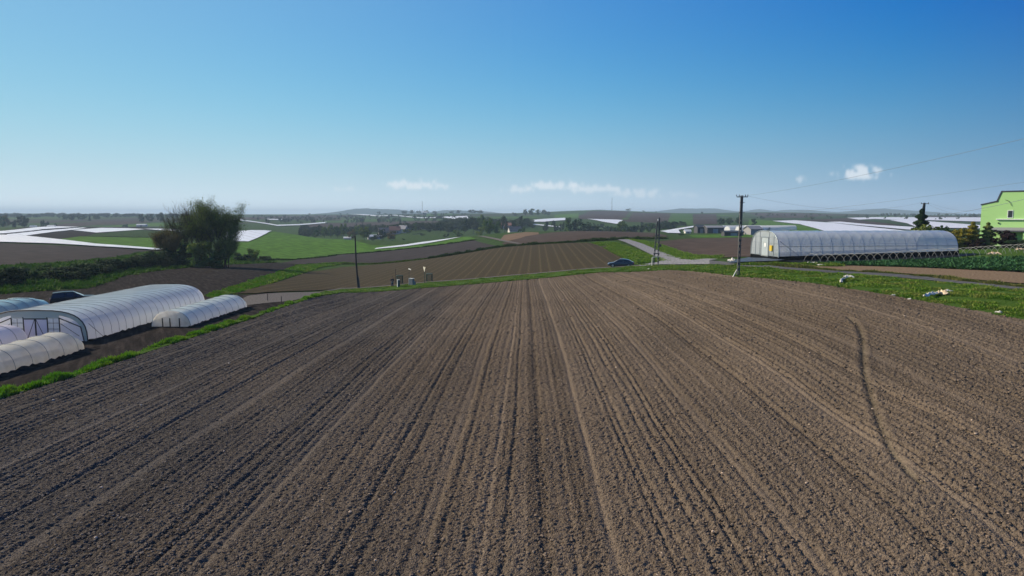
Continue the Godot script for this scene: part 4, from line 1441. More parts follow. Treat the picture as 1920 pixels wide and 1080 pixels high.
func build_vehicles() -> void:
	var at := on_land(-51.9, -80.2)
	var o := thing("parked_car", "black off-road estate car parked behind the large plastic tunnel", "car", at, atan2(0.54, 0.84))
	add_car(o, "car_black", [[-2.28, 0.5, 0.9, 0.9], [-2.2, 0.38, 1.06, 0.97], [-1.4, 0.3, 1.12, 1.0], [0.6, 0.3, 1.14, 1.0], [1.0, 0.3, 1.17, 1.0], [2.1, 0.36, 1.10, 0.97], [2.4, 0.42, 0.95, 0.88]], [[-2.2, 1.05, 1.10], [-1.98, 1.05, 1.62], [-1.0, 1.06, 1.72], [0.1, 1.06, 1.70], [1.1, 1.14, 1.17]], [-1.35, 1.5], 0.37, 0.93, [[-2.15, 1.05, -1.95, 1.62], [-0.75, 1.06, -0.75, 1.70], [0.2, 1.06, 0.15, 1.68], [1.0, 1.06, 0.15, 1.68]])
	at = on_land(18.7, -117.2)
	o = thing("driving_car", "dark blue saloon car on the lane before the sown field", "car", at, PI - 0.16)
	add_car(o, "car_blue", [[-2.25, 0.45, 0.82, 0.86], [-2.1, 0.3, 0.96, 0.95], [-1.2, 0.24, 0.94, 1.0], [0.6, 0.24, 0.92, 1.0], [1.0, 0.24, 0.90, 1.0], [1.95, 0.28, 0.76, 0.96], [2.25, 0.36, 0.62, 0.84]], [[-2.0, 0.94, 0.97], [-1.35, 0.93, 1.30], [-0.5, 0.92, 1.43], [0.15, 0.91, 1.40], [1.15, 0.89, 0.92]], [-1.32, 1.36], 0.32, 0.88, [[-1.95, 0.94, -1.3, 1.30], [-0.4, 0.92, -0.35, 1.41], [1.1, 0.90, 0.2, 1.39]])

# ---------------------------------------------------------------- roadside things and the person

func build_roadside() -> void:
	var o := thing("cable_cabinet", "large grey-blue utility cabinet on the verge beside the person", "cabinet", on_land(-17.3, -117.2), -0.55)
	var st := begin()
	box(st, Vector3(0, 0.62, 0), Vector3(0.8, 1.25, 0.42))
	part(o, "body", st.commit(), mat.cabinet_grey)
	st = begin()
	box(st, Vector3(0, 1.28, 0), Vector3(0.9, 0.07, 0.5))
	part(o, "lid", st.commit(), mat.cabinet_white)
	for s in [-1.0, 1.0]:
		st = begin()
		box(st, Vector3(s * 0.195, 0.65, 0.22), Vector3(0.36, 1.05, 0.025))
		part(o, "door", st.commit(), mat.cabinet_grey)
	st = begin()
	box(st, Vector3(-0.42, 0.6, 0.1), Vector3(0.04, 1.2, 0.3))
	part(o, "side_trim", st.commit(), mat.cabinet_white)
	st = begin()
	box(st, Vector3(0.62, 0.4, 0.0), Vector3(0.35, 0.8, 0.32))
	part(o, "meter_box", st.commit(), mat.cabinet_grey)

	o = thing("meter_post", "narrow post box with a white edge, right beside the person", "cabinet", on_land(-19.2, -114.6), 0.35)
	st = begin()
	box(st, Vector3(0.12, 0.65, 0), Vector3(0.34, 1.3, 0.34))
	part(o, "body", st.commit(), mat.mesh_green)
	st = begin()
	box(st, Vector3(-0.1, 0.68, 0.05), Vector3(0.1, 1.36, 0.3))
	part(o, "door", st.commit(), mat.cabinet_white)
	st = begin()
	box(st, Vector3(0.03, 1.37, 0.02), Vector3(0.42, 0.06, 0.4))
	part(o, "lid", st.commit(), mat.cabinet_white)

	o = thing("yield_sign", "downward triangular road sign seen from behind on a dark post", "sign", on_land(-15.3, -119.2), -0.98)
	st = begin()
	tube(st, Vector3(0, -0.2, 0), Vector3(0, 3.0, 0), 0.05, 0.05, 7)
	part(o, "post", st.commit(), mat.mesh_green)
	st = begin()
	var tri_pts := [Vector3(-0.45, 3.05, 0.06), Vector3(0.45, 3.05, 0.06), Vector3(0, 2.15, 0.06)]
	tri(st, tri_pts[0], tri_pts[1], tri_pts[2], Vector3(0, 0, 1))
	var back := Vector3(0, 0, -0.03)
	tri(st, tri_pts[0] + back, tri_pts[1] + back, tri_pts[2] + back, Vector3(0, 0, -1))
	for k in 3:
		quad(st, tri_pts[k], tri_pts[(k + 1) % 3], tri_pts[(k + 1) % 3] + back, tri_pts[k] + back, (tri_pts[k] + tri_pts[(k + 1) % 3]) * 0.5 - Vector3(0, 2.75, 0))
	part(o, "sign_plate", st.commit(), mat.sign_back)

	o = thing("name_sign_post", "thin post with a small pale slanted sign above the utility cabinet", "sign", on_land(-18.3, -121.0), -0.9)
	st = begin()
	tube(st, Vector3(0, -0.2, 0), Vector3(0, 2.75, 0), 0.035, 0.035, 6)
	part(o, "post", st.commit(), mat.wood_post)
	st = begin()
	box(st, Vector3(0.3, 2.72, 0.02), Vector3(0.85, 0.16, 0.03), Basis(Vector3(0, 0, 1), -0.12))
	part(o, "sign_plate", st.commit(), mat.cabinet_white)

	o = thing("thin_post", "thin dark post standing behind the person", "post", on_land(-21.0, -122.6))
	st = begin()
	tube(st, Vector3(0, -0.2, 0), Vector3(0.02, 2.7, 0), 0.05, 0.04, 6)
	part(o, "post", st.commit(), mat.wood_post)
	st = begin()
	box(st, Vector3(0.02, 2.72, 0), Vector3(0.12, 0.06, 0.12))
	part(o, "cap", st.commit(), mat.wood_post)

	for c in [[-20.1, -121.8, 1.6, "green wire mesh cage behind the narrow post box"], [-15.0, -123.4, 1.5, "green wire mesh cage right of the triangular sign"]]:
		o = thing("mesh_cage", c[3], "cage", on_land(c[0], c[1]), 0.3, "green mesh cages")
		for x in [-0.5, 0.5]:
			for z in [-0.35, 0.35]:
				st = begin()
				box(st, Vector3(x, c[2] * 0.5, z), Vector3(0.08, c[2], 0.08))
				part(o, "corner_post", st.commit(), mat.mesh_green)
		st = begin()
		for z in [-0.35, 0.35]:
			for k in 8:
				box(st, Vector3(-0.42 + k * 0.12, c[2] * 0.55, z), Vector3(0.02, c[2] * 0.8, 0.02))
			for k in 7:
				box(st, Vector3(0, 0.35 + k * 0.22, z), Vector3(0.96, 0.02, 0.02))
		part(o, "wire_mesh", st.commit(), mat.mesh_green)
		st = begin()
		box(st, Vector3(0, c[2], 0), Vector3(1.1, 0.08, 0.8))
		part(o, "top_frame", st.commit(), mat.mesh_green)
	build_person(on_land(-20.45, -116.1))
	for s in [[-34.1, -84.6, 1.15], [-31.0, -86.0, 0.9], [-28.6, -84.0, 0.9]]:
		st = begin()
		tube(st, Vector3(0, -0.2, 0), Vector3(0.03, s[2], 0), 0.05, 0.045, 6)
		tube(st, Vector3(0.03, s[2], 0), Vector3(0.03, s[2] + 0.05, 0), 0.06, 0.03, 6)
		var p := solo("stake", st.commit(), mat.wood_post, on_land(s[0], s[1]))
		tag(p, ["dark stake in the grass behind the milky low tunnel", "thin stake beside the gravel track, left one", "thin stake beside the gravel track, right one"][used_names.get("stake", 0)], "stake")

func bone_distance(p: Vector3, b: Array) -> float:
	var a: Vector3 = b[0]
	var ab: Vector3 = b[1] - a
	var t := clampf((p - a).dot(ab) / ab.length_squared(), 0.0, 1.0)
	return p.distance_to(a + ab * t) - lerpf(b[2], b[3], t)

func blend_field(p: Vector3, bones: Array, k: float, grow: float) -> float:
	var d := 9.0
	for b in bones:
		var e := bone_distance(p, b) - grow
		var h := clampf(0.5 + 0.5 * (e - d) / k, 0.0, 1.0)
		d = lerpf(e, d, h) - k * h * (1.0 - h)
	return d

func skin_mesh(bones: Array, k: float, grow: float, cell: float, low := -9.0, high := 9.0) -> Mesh:
	# surface nets over the blended bones
	var lo := Vector3(INF, INF, INF)
	var hi := -lo
	for b in bones:
		for e in [0, 1]:
			var r: float = b[2 + e] + grow + cell * 2.0
			lo = lo.min(b[e] - Vector3(r, r, r))
			hi = hi.max(b[e] + Vector3(r, r, r))
	lo.y = maxf(lo.y, low - cell)
	hi.y = minf(hi.y, high + cell)
	var n := Vector3i(((hi - lo) / cell).ceil()) + Vector3i.ONE
	var f := PackedFloat32Array()
	f.resize(n.x * n.y * n.z)
	for z in n.z:
		for y in n.y:
			for x in n.x:
				var p := lo + Vector3(x, y, z) * cell
				f[x + n.x * (y + n.y * z)] = maxf(blend_field(p, bones, k, grow), maxf(low - p.y, p.y - high))
	var ids := {}
	var pts: Array[Vector3] = []
	var step := [1, n.x, n.x * n.y]
	for z in n.z - 1:
		for y in n.y - 1:
			for x in n.x - 1:
				var base := x + n.x * (y + n.y * z)
				var sum := Vector3.ZERO
				var count := 0
				for e in 12:
					var ax := e / 4
					var u := (ax + 1) % 3
					var v := (ax + 2) % 3
					var off := Vector3.ZERO
					off[u] = e % 2
					off[v] = (e / 2) % 2
					var i0: int = base + int(off[u]) * step[u] + int(off[v]) * step[v]
					var a := f[i0]
					var b := f[i0 + step[ax]]
					if (a < 0.0) != (b < 0.0):
						off[ax] = a / (a - b)
						sum += off
						count += 1
				if count:
					ids[base] = pts.size()
					pts.append(lo + (Vector3(x, y, z) + sum / count) * cell)
	var st := begin()
	st.set_smooth_group(0)
	for z in range(1, n.z - 1):
		for y in range(1, n.y - 1):
			for x in range(1, n.x - 1):
				var base := x + n.x * (y + n.y * z)
				for ax in 3:
					var a := f[base]
					var b := f[base + step[ax]]
					if (a < 0.0) == (b < 0.0):
						continue
					var u: int = step[(ax + 1) % 3]
					var v: int = step[(ax + 2) % 3]
					var q := [ids.get(base - u - v, -1), ids.get(base - v, -1), ids.get(base, -1), ids.get(base - u, -1)]
					if -1 in q:
						continue
					if a < 0.0:
						q.reverse()
					for t in [0, 1, 2, 0, 2, 3]:
						st.add_vertex(pts[q[t]])
	st.index()
	st.generate_normals()
	return st.commit()

func build_person(at: Vector3) -> void:
	# stands on the verge looking towards the camera, both hands raised to the chest holding a small device
	var o := thing("person", "person in dark jacket with a pale waist band standing on the verge", "person", at, 0.25)
	var torso := [[Vector3(0, 0.95, 0), Vector3(0, 1.18, 0.0), 0.145, 0.15], [Vector3(0, 1.18, 0), Vector3(0, 1.38, -0.01), 0.155, 0.14], [Vector3(-0.13, 1.42, -0.01), Vector3(0.13, 1.42, -0.01), 0.085, 0.085]]
	var arms := []
	var hands := []
	var legs := []
	for s in [-1.0, 1.0]:
		arms.append([Vector3(s * 0.18, 1.42, -0.01), Vector3(s * 0.30, 1.17, 0.05), 0.062, 0.05])
		arms.append([Vector3(s * 0.30, 1.17, 0.05), Vector3(s * 0.10, 1.22, 0.27), 0.048, 0.036])
		hands.append([Vector3(s * 0.10, 1.22, 0.27), Vector3(s * 0.06, 1.25, 0.33), 0.036, 0.03])
		for k in 4:
			hands.append([Vector3(s * 0.065, 1.225 + k * 0.018, 0.34), Vector3(s * (0.012 + 0.004 * k), 1.23 + k * 0.018, 0.385 - 0.004 * k), 0.010, 0.008])
		hands.append([Vector3(s * 0.07, 1.27, 0.32), Vector3(s * 0.035, 1.305, 0.345), 0.011, 0.009])
		legs.append([Vector3(s * 0.09, 0.93, 0), Vector3(s * 0.11, 0.50, 0.01), 0.10, 0.065])
		legs.append([Vector3(s * 0.11, 0.50, 0.01), Vector3(s * 0.12, 0.09, -0.02), 0.062, 0.045])
	var feet := []
	for s in [-1.0, 1.0]:
		feet.append([Vector3(s * 0.12, 0.05, -0.04), Vector3(s * 0.15, 0.04, 0.15), 0.048, 0.04])
	var head := [[Vector3(0, 1.45, -0.01), Vector3(0, 1.55, 0.01), 0.058, 0.056], [Vector3(0, 1.60, 0.025), Vector3(0, 1.68, 0.01), 0.085, 0.098], [Vector3(0, 1.61, 0.105), Vector3(0, 1.645, 0.10), 0.016, 0.011], [Vector3(-0.1, 1.63, 0.01), Vector3(-0.1, 1.66, 0.0), 0.016, 0.018], [Vector3(0.1, 1.63, 0.01), Vector3(0.1, 1.66, 0.0), 0.016, 0.018]]
	part(o, "body", skin_mesh(torso + arms + hands + legs + feet + head, 0.035, 0.0, 0.022), mat.skin)
	part(o, "jacket", skin_mesh(torso + arms, 0.05, 0.022, 0.028, 0.9, 1.5), mat.cloth_dark)
	part(o, "waist_band", skin_mesh([[Vector3(0, 0.93, 0), Vector3(0, 1.0, 0.0), 0.16, 0.155]], 0.03, 0.024, 0.02, 0.9, 1.0), mat.cloth_band)
	part(o, "trousers", skin_mesh(legs + [[Vector3(-0.05, 0.92, 0), Vector3(0.05, 0.92, 0), 0.13, 0.13]], 0.05, 0.02, 0.028, 0.08, 0.96), mat.cloth_jeans)
	part(o, "shoes", skin_mesh(feet, 0.02, 0.012, 0.02), mat.tyre)
	part(o, "hair", skin_mesh([[Vector3(0, 1.68, -0.005), Vector3(0, 1.71, -0.01), 0.105, 0.095]], 0.02, 0.008, 0.02, 1.67, 1.9), mat.cloth_dark)
	var st := begin()
	box(st, Vector3(0, 1.25, 0.37), Vector3(0.10, 0.17, 0.015))
	part(o, "phone", st.commit(), mat.insulator)

# ---------------------------------------------------------------- trees and shrubs

func leaf(st: SurfaceTool, at: Vector3, out: Vector3, size: float, r: RandomNumberGenerator, tone: float) -> void:
	var n := (out.normalized() + Vector3(r.randf() - 0.5, r.randf() - 0.5, r.randf() - 0.5) * 1.5).normalized()
	var u := n.cross(Vector3(r.randf() - 0.5, r.randf() - 0.5, r.randf() - 0.5)).normalized() * size * (0.6 + 0.7 * r.randf())
	var v := n.cross(u).normalized() * size * (0.4 + 0.5 * r.randf())
	st.set_color(Color(tone * (0.9 + 0.2 * r.randf()), tone, tone * (0.85 + 0.3 * r.randf())))
	quad(st, at - u * 0.5, at + v * 0.5, at + u * 0.6, at - v * 0.5, n)

func crown_mesh(seed_: int, count: int, size: float, clumps: int, flat_base := 0.25) -> Mesh:
	# a crown one unit tall and one wide, standing on the ground plane
	var r := RandomNumberGenerator.new()
	r.seed = seed_
	var st := begin()
	var centres: Array[Vector4] = []
	for k in clumps:
		var a := r.randf() * TAU
		var y := flat_base + (1.0 - flat_base) * (0.12 + 0.74 * r.randf())
		var reach := 0.36 * sqrt(maxf(0.05, 1.0 - pow((y - 0.58) / 0.50, 2.0))) * sqrt(r.randf())
		centres.append(Vector4(cos(a) * reach, y, sin(a) * reach, 0.10 + 0.10 * r.randf()))
	for k in count:
		var c := centres[r.randi() % clumps]
		var d := Vector3(r.randf() - 0.5, r.randf() - 0.5, r.randf() - 0.5).normalized()
		var at := Vector3(c.x, c.y, c.z) + d * c.w * (0.55 + 0.45 * r.randf()) * Vector3(1, 0.85, 1)
		at.y = clampf(at.y, 0.02, 1.0)
		leaf(st, at, d + Vector3(0, 0.4, 0), size, r, 0.65 + 0.6 * r.randf())
	return st.commit()

func conifer_mesh(seed_: int, count: int, size: float, slim: float) -> Mesh:
	var r := RandomNumberGenerator.new()
	r.seed = seed_
	var st := begin()
	for k in count:
		var y := 0.04 + 0.96 * (1.0 - sqrt(r.randf()) if slim <= 1.0 else r.randf())
		var a := r.randf() * TAU
		var reach := 0.5 * slim * pow(1.0 - y, 0.8 if slim <= 1.0 else 0.5) * (0.7 + 0.3 * sin(y * 40.0)) * (0.55 + 0.5 * r.randf())
		var d := Vector3(cos(a), -0.2, sin(a))
		leaf(st, Vector3(cos(a) * reach, y, sin(a) * reach), d + Vector3(0, 0.5, 0), size * (1.1 - 0.6 * y), r, 0.65 + 0.6 * r.randf())
	return st.commit()

func trunk_mesh(seed_: int, top: float, r0: float) -> Mesh:
	var r := RandomNumberGenerator.new()
	r.seed = seed_
	var st := begin()
	var p := Vector3(0, -0.03, 0)
	var rad := r0
	for k in 3:
		var q := p + Vector3((r.randf() - 0.5) * 0.06, top / 3.0, (r.randf() - 0.5) * 0.06)
		tube(st, p, q, rad, rad * 0.75, 6, false)
		if k > 0:
			for e in 2:
				var a := r.randf() * TAU
				tube(st, q, q + Vector3(cos(a) * 0.22, 0.18, sin(a) * 0.22), rad * 0.45, rad * 0.12, 5, false)
		p = q
		rad *= 0.75
	return st.commit()

var crowns := {}
var trunks: Array[Mesh] = []

func plant(called: String, label: String, category: String, spec: Array, leafs: String, shape: String, pick: int, group := "") -> void:
	# SPEC: x, z, height, width
	var o := thing(called, label, category, on_land(spec[0], spec[1]), pick * 1.3, group)
	var list: Array = crowns[shape]
	var c := part(o, "crown", list[pick % list.size()], mat[leafs])
	c.scale = Vector3(spec[3] * 1.15, spec[2] * 1.03, spec[3] * 1.15)
	var t := part(o, "trunk", trunks[pick % trunks.size()], mat.bark)
	t.scale = Vector3(spec[2] * 0.8, spec[2], spec[2] * 0.8)

func grow(st: SurfaceTool, tips: Array, from: Vector3, dir: Vector3, long: float, rad: float, level: int, r: RandomNumberGenerator, spread: float) -> void:
	var p := from
	var d := dir
	var bits := 3
	for k in bits:
		var q := p + d * long / bits
		tube(st, p, q, rad * (1.0 - 0.22 * k), rad * (1.0 - 0.22 * (k + 1)), 6 if level < 2 else 4, false)
		if level >= 2:
			tips.append([q, d])
		if level < 4 and (k > 0 or level > 0):
			var kids := 2 if level < 3 else 1
			for e in kids:
				var turn := Vector3(r.randf() - 0.5, r.randf() * 0.55 - 0.12, r.randf() - 0.5).normalized()
				grow(st, tips, q, (d + turn * spread).normalized(), long * (0.52 + 0.2 * r.randf()), rad * 0.52, level + 1, r, spread)
		d = (d + Vector3(r.randf() - 0.5, 0.18, r.randf() - 0.5) * 0.35).normalized()
		p = q

func big_tree(label: String, at: Vector3, tall: float, seed_: int, stems: int, leafs: String, leaf_count: int, size: float, bare_above: float, spread: float) -> void:
	var o := thing("tree", label, "tree", at, 0.0, "trees of the big clump at left")
	var r := RandomNumberGenerator.new()
	r.seed = seed_
	var st := begin()
	var tips: Array = []
	for s in stems:
		var a := TAU * s / stems + r.randf()
		var lean := 0.26 if stems > 1 else 0.05
		grow(st, tips, Vector3(cos(a), 0, sin(a)) * 0.25 + Vector3(0, -0.3, 0), Vector3(cos(a) * lean, 1, sin(a) * lean).normalized(), tall * (0.50 + 0.1 * r.randf()), 0.03 * tall / sqrt(stems), 0, r, spread)
	var peak := 0.0
	for t in tips:
		peak = maxf(peak, t[0].y)
	o.scale = Vector3.ONE * (tall / peak) * Vector3(1.02, 1.0, 1.02)
	part(o, "trunk", st.commit(), mat.bark)
	var lv := begin()
	for k in leaf_count:
		var t: Array = tips[r.randi() % tips.size()]
		var p: Vector3 = t[0] + Vector3(r.randf() - 0.5, r.randf() - 0.5, r.randf() - 0.5) * 1.7
		if p.y > bare_above * peak and r.randf() > 0.12:
			continue
		leaf(lv, p, t[1], size, r, 0.6 + 0.7 * r.randf())
	part(o, "crown", lv.commit(), mat[leafs])

func build_trees() -> void:
	crowns.broad = []
	crowns.bush = []
	crowns.conifer = []
	crowns.slim = []
	for k in 5:
		crowns.broad.append(crown_mesh(100 + k, 620, 0.11, 17, 0.16))
		crowns.bush.append(crown_mesh(200 + k, 560, 0.12, 13, -0.15))
		trunks.append(trunk_mesh(300 + k, 0.55, 0.022))
	for k in 2:
		crowns.conifer.append(conifer_mesh(400 + k, 520, 0.12, 1.0))
		crowns.slim.append(conifer_mesh(500 + k, 5000, 0.10, 1.15))
	crowns.near_bush = []
	for k in 4:
		crowns.near_bush.append(crown_mesh(600 + k, 2600, 0.075, 26, -0.2))
	# the clump of big trees on the bank
	big_tree("tall thin tree, almost bare, leftmost of the big clump", on_land(-79.0, -163.0), 16.0, 1, 5, "leaf_olive", 7000, 0.24, 0.6, 0.62)
	big_tree("tallest tree of the big clump, thin spring leaf at its top", on_land(-72.5, -164.0), 17.0, 2, 3, "leaf_olive", 20000, 0.30, 2.0, 0.62)
	big_tree("rounded tree at the right of the big clump", on_land(-68.0, -161.0), 15.5, 3, 3, "leaf_olive", 20000, 0.30, 2.0, 0.75)
	big_tree("low spreading russet tree at the left foot of the big clump", on_land(-79.5, -158.0), 9.5, 4, 4, "leaf_brown", 15000, 0.28, 2.0, 0.7)
	big_tree("bare grey tree in the middle of the big clump", on_land(-75.5, -164.0), 16.2, 5, 5, "leaf_olive", 9000, 0.26, 0.75, 0.6)
	big_tree("low olive tree at the right foot of the big clump", on_land(-66.0, -158.5), 8.0, 6, 3, "leaf_olive", 10000, 0.26, 2.0, 0.75)
	var foot := [[-76.5, -156.5, 5.6, 6.5], [-71.5, -156.0, 6.0, 6.5], [-67.5, -156.0, 4.8, 5.5], [-80.8, -155.5, 3.8, 5.0]]
	for k in foot.size():
		plant("shrub", ["dark shrub at the foot of the big clump, below the russet tree", "olive shrub at the foot of the big clump, in its middle", "green shrub at the right foot of the big clump", "dark shrub at the left foot of the big clump"][k], "shrub", foot[k], ["leaf_dark", "leaf_olive", "leaf_green", "leaf_dark"][k], "near_bush", k, "shrubs on the bank")
	# shrubs along the bank behind the tunnels
	var bank := [[2, 100, 3.0, 5.0, "leaf_dark"], [22, 104, 2.5, 4.5, "leaf_dark"], [46, 110, 1.9, 4.0, "leaf_green"], [70, 113, 1.7, 4.5, "leaf_green"], [96, 112, 1.8, 4.0, "leaf_dark"], [120, 117, 2.0, 4.5, "leaf_grey"], [142, 113, 1.9, 4.0, "leaf_dark"], [160, 118, 2.3, 4.4, "leaf_dark"], [182, 124, 2.2, 5.0, "leaf_grey"], [205, 129, 2.6, 5.0, "leaf_grey"], [224, 134, 2.8, 5.2, "leaf_dark"], [246, 140, 2.8, 5.4, "leaf_grey"], [268, 144, 3.0, 5.6, "leaf_grey"], [290, 148, 3.2, 5.6, "leaf_dark"], [308, 150, 2.6, 5.0, "leaf_grey"], [30, 121, 1.5, 4.0, "leaf_green"], [85, 126, 1.4, 4.0, "leaf_green"], [150, 131, 1.6, 4.4, "leaf_green"], [200, 143, 1.6, 4.4, "leaf_green"], [-25, 100, 3.2, 5.5, "leaf_dark"]]
	for k in bank.size():
		var b: Array = bank[k]
		plant("shrub", bank_label(k, b), "shrub", [(b[0] - 960.0) / 1281.0 * b[1], -float(b[1]), b[2], b[3]], b[4], "near_bush", k, "shrubs on the bank")
	var right_of := [[452, 205, 3.0, 5.0, "leaf_grey", "low grey shrub just right of the big tree clump"], [472, 212, 4.4, 4.0, "leaf_olive", "upright bare shrub right of the big tree clump"], [492, 216, 2.0, 6.0, "leaf_grey", "flat grey shrub at the end of the bank, by the green field"]]
	for b in right_of:
		plant("shrub", b[5], "shrub", [(b[0] - 960.0) / 1281.0 * b[1], -float(b[1]), b[2], b[3]], b[4], "near_bush", int(b[0]), "shrubs on the bank")
	# conical conifer and garden plants by the green house
	plant("conifer", "tall dark conical conifer behind the greenhouse", "tree", [65.9, -110.5, 6.4, 3.1], "needle", "slim", 0)
	var garden := [
		[[68.6, -105.5, 3.5, 3.8], "leaf_gold", "near_bush", "golden green shrub at the greenhouse's far end"],
		[[71.6, -106.5, 4.1, 2.6], "leaf_gold", "slim", "golden upright shrub before the green house corner"],
		[[73.6, -106.0, 3.9, 2.4], "leaf_olive", "slim", "olive upright shrub before the green house corner"],
		[[75.8, -105.0, 3.1, 4.2], "leaf_red", "near_bush", "dark red bush before the green house wall"],
		[[70.2, -103.6, 1.8, 3.0], "leaf_red", "near_bush", "small dark bush at the end of the greenhouse"],
		[[74.4, -101.0, 1.4, 3.6], "leaf_dark", "near_bush", "low dark green bush below the red bush"],
		[[76.9, -101.5, 3.6, 2.6], "needle", "conifer", "small dark spruce before the green house"],
		[[78.6, -103.0, 3.0, 2.4], "leaf_dark", "slim", "dark green upright shrub at the right edge"],
		[[77.3, -100.0, 1.1, 3.0], "leaf_olive", "near_bush", "low olive shrub at the foot of the spruce"],
		[[64.8, -108.0, 4.1, 4.6], "leaf_olive", "broad", "olive leafed small tree behind the greenhouse, left of the golden shrubs"],
		[[68.5, -109.0, 3.8, 4.4], "leaf_olive", "broad", "olive leafed small tree behind the golden shrubs"],
		[[32.2, -41.2, 1.8, 1.7], "leaf_green", "near_bush", "leafy weed clump on the verge at the right edge"],
	]
	for k in garden.size():
		var g: Array = garden[k]
		plant("garden_shrub" if k < 11 else "weed_clump", g[3], "shrub", g[0], g[1], g[2], k, "garden plants" if k < 11 else "")
	plant("field_bush", "lone round bush at the edge of the brown field by the farm", "shrub", [81.4, -330.0, 0.7, 3.6], "leaf_dark", "near_bush", 2)
	# trees of the valley behind the green field, left to right
	var valley := [
		[[-186.3, -620.0, 6.2, 7.7], "leaf_grey", "bush"], [[-172.4, -600.0, 7.3, 7.0], "leaf_green", "bush"], [[-167.1, -610.0, 11.0, 6.7], "leaf_spring", "broad"], [[-164.1, -620.0, 12.1, 6.8], "leaf_spring", "broad"], [[-160.8, -630.0, 10.7, 6.9], "leaf_green", "broad"], [[-157.4, -640.0, 13.0, 8.0], "leaf_spring", "broad"],
		[[-121.4, -520.0, 8.5, 7.3], "leaf_brown", "broad"], [[-143.9, -640.0, 11.6, 9.0], "leaf_spring", "broad"], [[-172.6, -760.0, 13.7, 3.6], "needle", "conifer"], [[-161.2, -740.0, 12.1, 4.0], "needle", "conifer"], [[-112.0, -520.0, 10.6, 9.3], "leaf_olive", "broad"], [[-105.5, -520.0, 4.6, 7.3], "leaf_green", "bush"],
		[[-98.2, -520.0, 9.3, 8.5], "leaf_dark", "broad"], [[-89.2, -510.0, 7.2, 9.6], "leaf_brown", "broad"], [[-82.8, -520.0, 1.6, 4.1], "leaf_green", "bush"], [[-97.9, -640.0, 4.7, 8.0], "leaf_olive", "broad"], [[-88.1, -620.0, 0.8, 6.8], "leaf_dark", "bush"], [[-79.6, -600.0, 2.4, 7.5], "leaf_dark", "bush"],
		[[-76.9, -640.0, 8.5, 8.0], "leaf_grey", "broad"], [[-97.0, -690.0, 8.6, 7.5], "leaf_green", "broad"], [[-66.9, -640.0, 10.0, 9.0], "leaf_dark", "broad"], [[-57.1, -620.0, 8.7, 8.7], "leaf_grey", "broad"], [[-44.6, -560.0, 6.3, 8.7], "leaf_spring", "bush"], [[-54.2, -560.0, 3.3, 5.7], "leaf_dark", "bush"],
		[[-44.0, -640.0, 13.4, 10.0], "leaf_dark", "broad"], [[-36.0, -640.0, 15.6, 11.0], "leaf_grey", "broad"], [[-24.4, -520.0, 8.8, 6.5], "leaf_olive", "bush"], [[-16.1, -480.0, 13.5, 10.1], "leaf_spring", "broad"], [[-10.6, -520.0, 11.9, 8.1], "leaf_green", "broad"], [[-29.9, -660.0, 17.6, 9.3], "leaf_green", "broad"], [[-7.0, -640.0, 17.9, 8.0], "leaf_grey", "broad"],
	]
	for k in valley.size():
		plant("valley_tree", "%s in the valley beyond the green field, %s from the left" % [{"broad": "round tree", "bush": "low bushy tree", "conifer": "slim conifer"}[valley[k][2]], ordinal(k + 1)], "tree", valley[k][0], valley[k][1], valley[k][2], k, "trees in the valley")
	var middle := [
		[[2.0, -640.0, 15.1, 7.0], "leaf_dark", "broad"], [[6.9, -520.0, 8.4, 6.9], "leaf_green", "bush"], [[9.8, -700.0, 16.4, 7.7], "leaf_dark", "broad"], [[21.1, -900.0, 1.7, 8.4], "leaf_dark", "bush"], [[33.9, -700.0, 11.9, 7.7], "leaf_dark", "bush"], [[43.7, -700.0, 13.1, 7.7], "leaf_dark", "bush"], [[49.6, -690.0, 13.5, 6.5], "leaf_dark", "bush"],
		[[46.3, -560.0, 15.6, 10.5], "leaf_green", "broad"], [[54.2, -560.0, 14.6, 10.5], "leaf_dark", "broad"], [[59.0, -540.0, 11.5, 10.1], "leaf_dark", "broad"], [[67.4, -540.0, 9.1, 9.3], "leaf_grey", "bush"], [[75.0, -540.0, 7.4, 7.6], "leaf_grey", "bush"], [[83.9, -560.0, 8.0, 6.1], "leaf_green", "bush"], [[83.6, -520.0, 10.4, 8.1], "leaf_spring", "broad"],
		[[90.9, -520.0, 6.5, 6.5], "leaf_dark", "bush"], [[97.4, -520.0, 6.3, 6.5], "leaf_grey", "bush"], [[107.9, -540.0, 7.7, 6.7], "leaf_green", "bush"], [[120.7, -560.0, 6.0, 7.0], "leaf_grey", "bush"], [[128.5, -560.0, 2.7, 6.1], "leaf_dark", "bush"], [[194.8, -640.0, 7.6, 8.0], "leaf_dark", "broad"], [[202.8, -640.0, 8.1, 8.0], "leaf_green", "broad"], [[219.0, -660.0, 9.6, 9.3], "leaf_dark", "broad"], [[231.9, -660.0, 8.1, 7.2], "leaf_dark", "bush"],
		[[119.5, -330.0, 2.2, 2.6], "leaf_dark", "bush"], [[156.1, -420.0, 2.6, 4.6], "leaf_dark", "bush"], [[103.6, -330.0, 2.2, 2.1], "needle", "conifer"], [[110.3, -330.0, 1.8, 3.1], "leaf_dark", "bush"],
	]
	for k in middle.size():
		plant("hedge_tree", "%s behind the brown crest field, %s from the left" % [{"broad": "round tree", "bush": "low bush", "conifer": "slim conifer"}[middle[k][2]], ordinal(k + 1)], "tree", middle[k][0], middle[k][1], middle[k][2], k + 2, "trees behind the brown field")
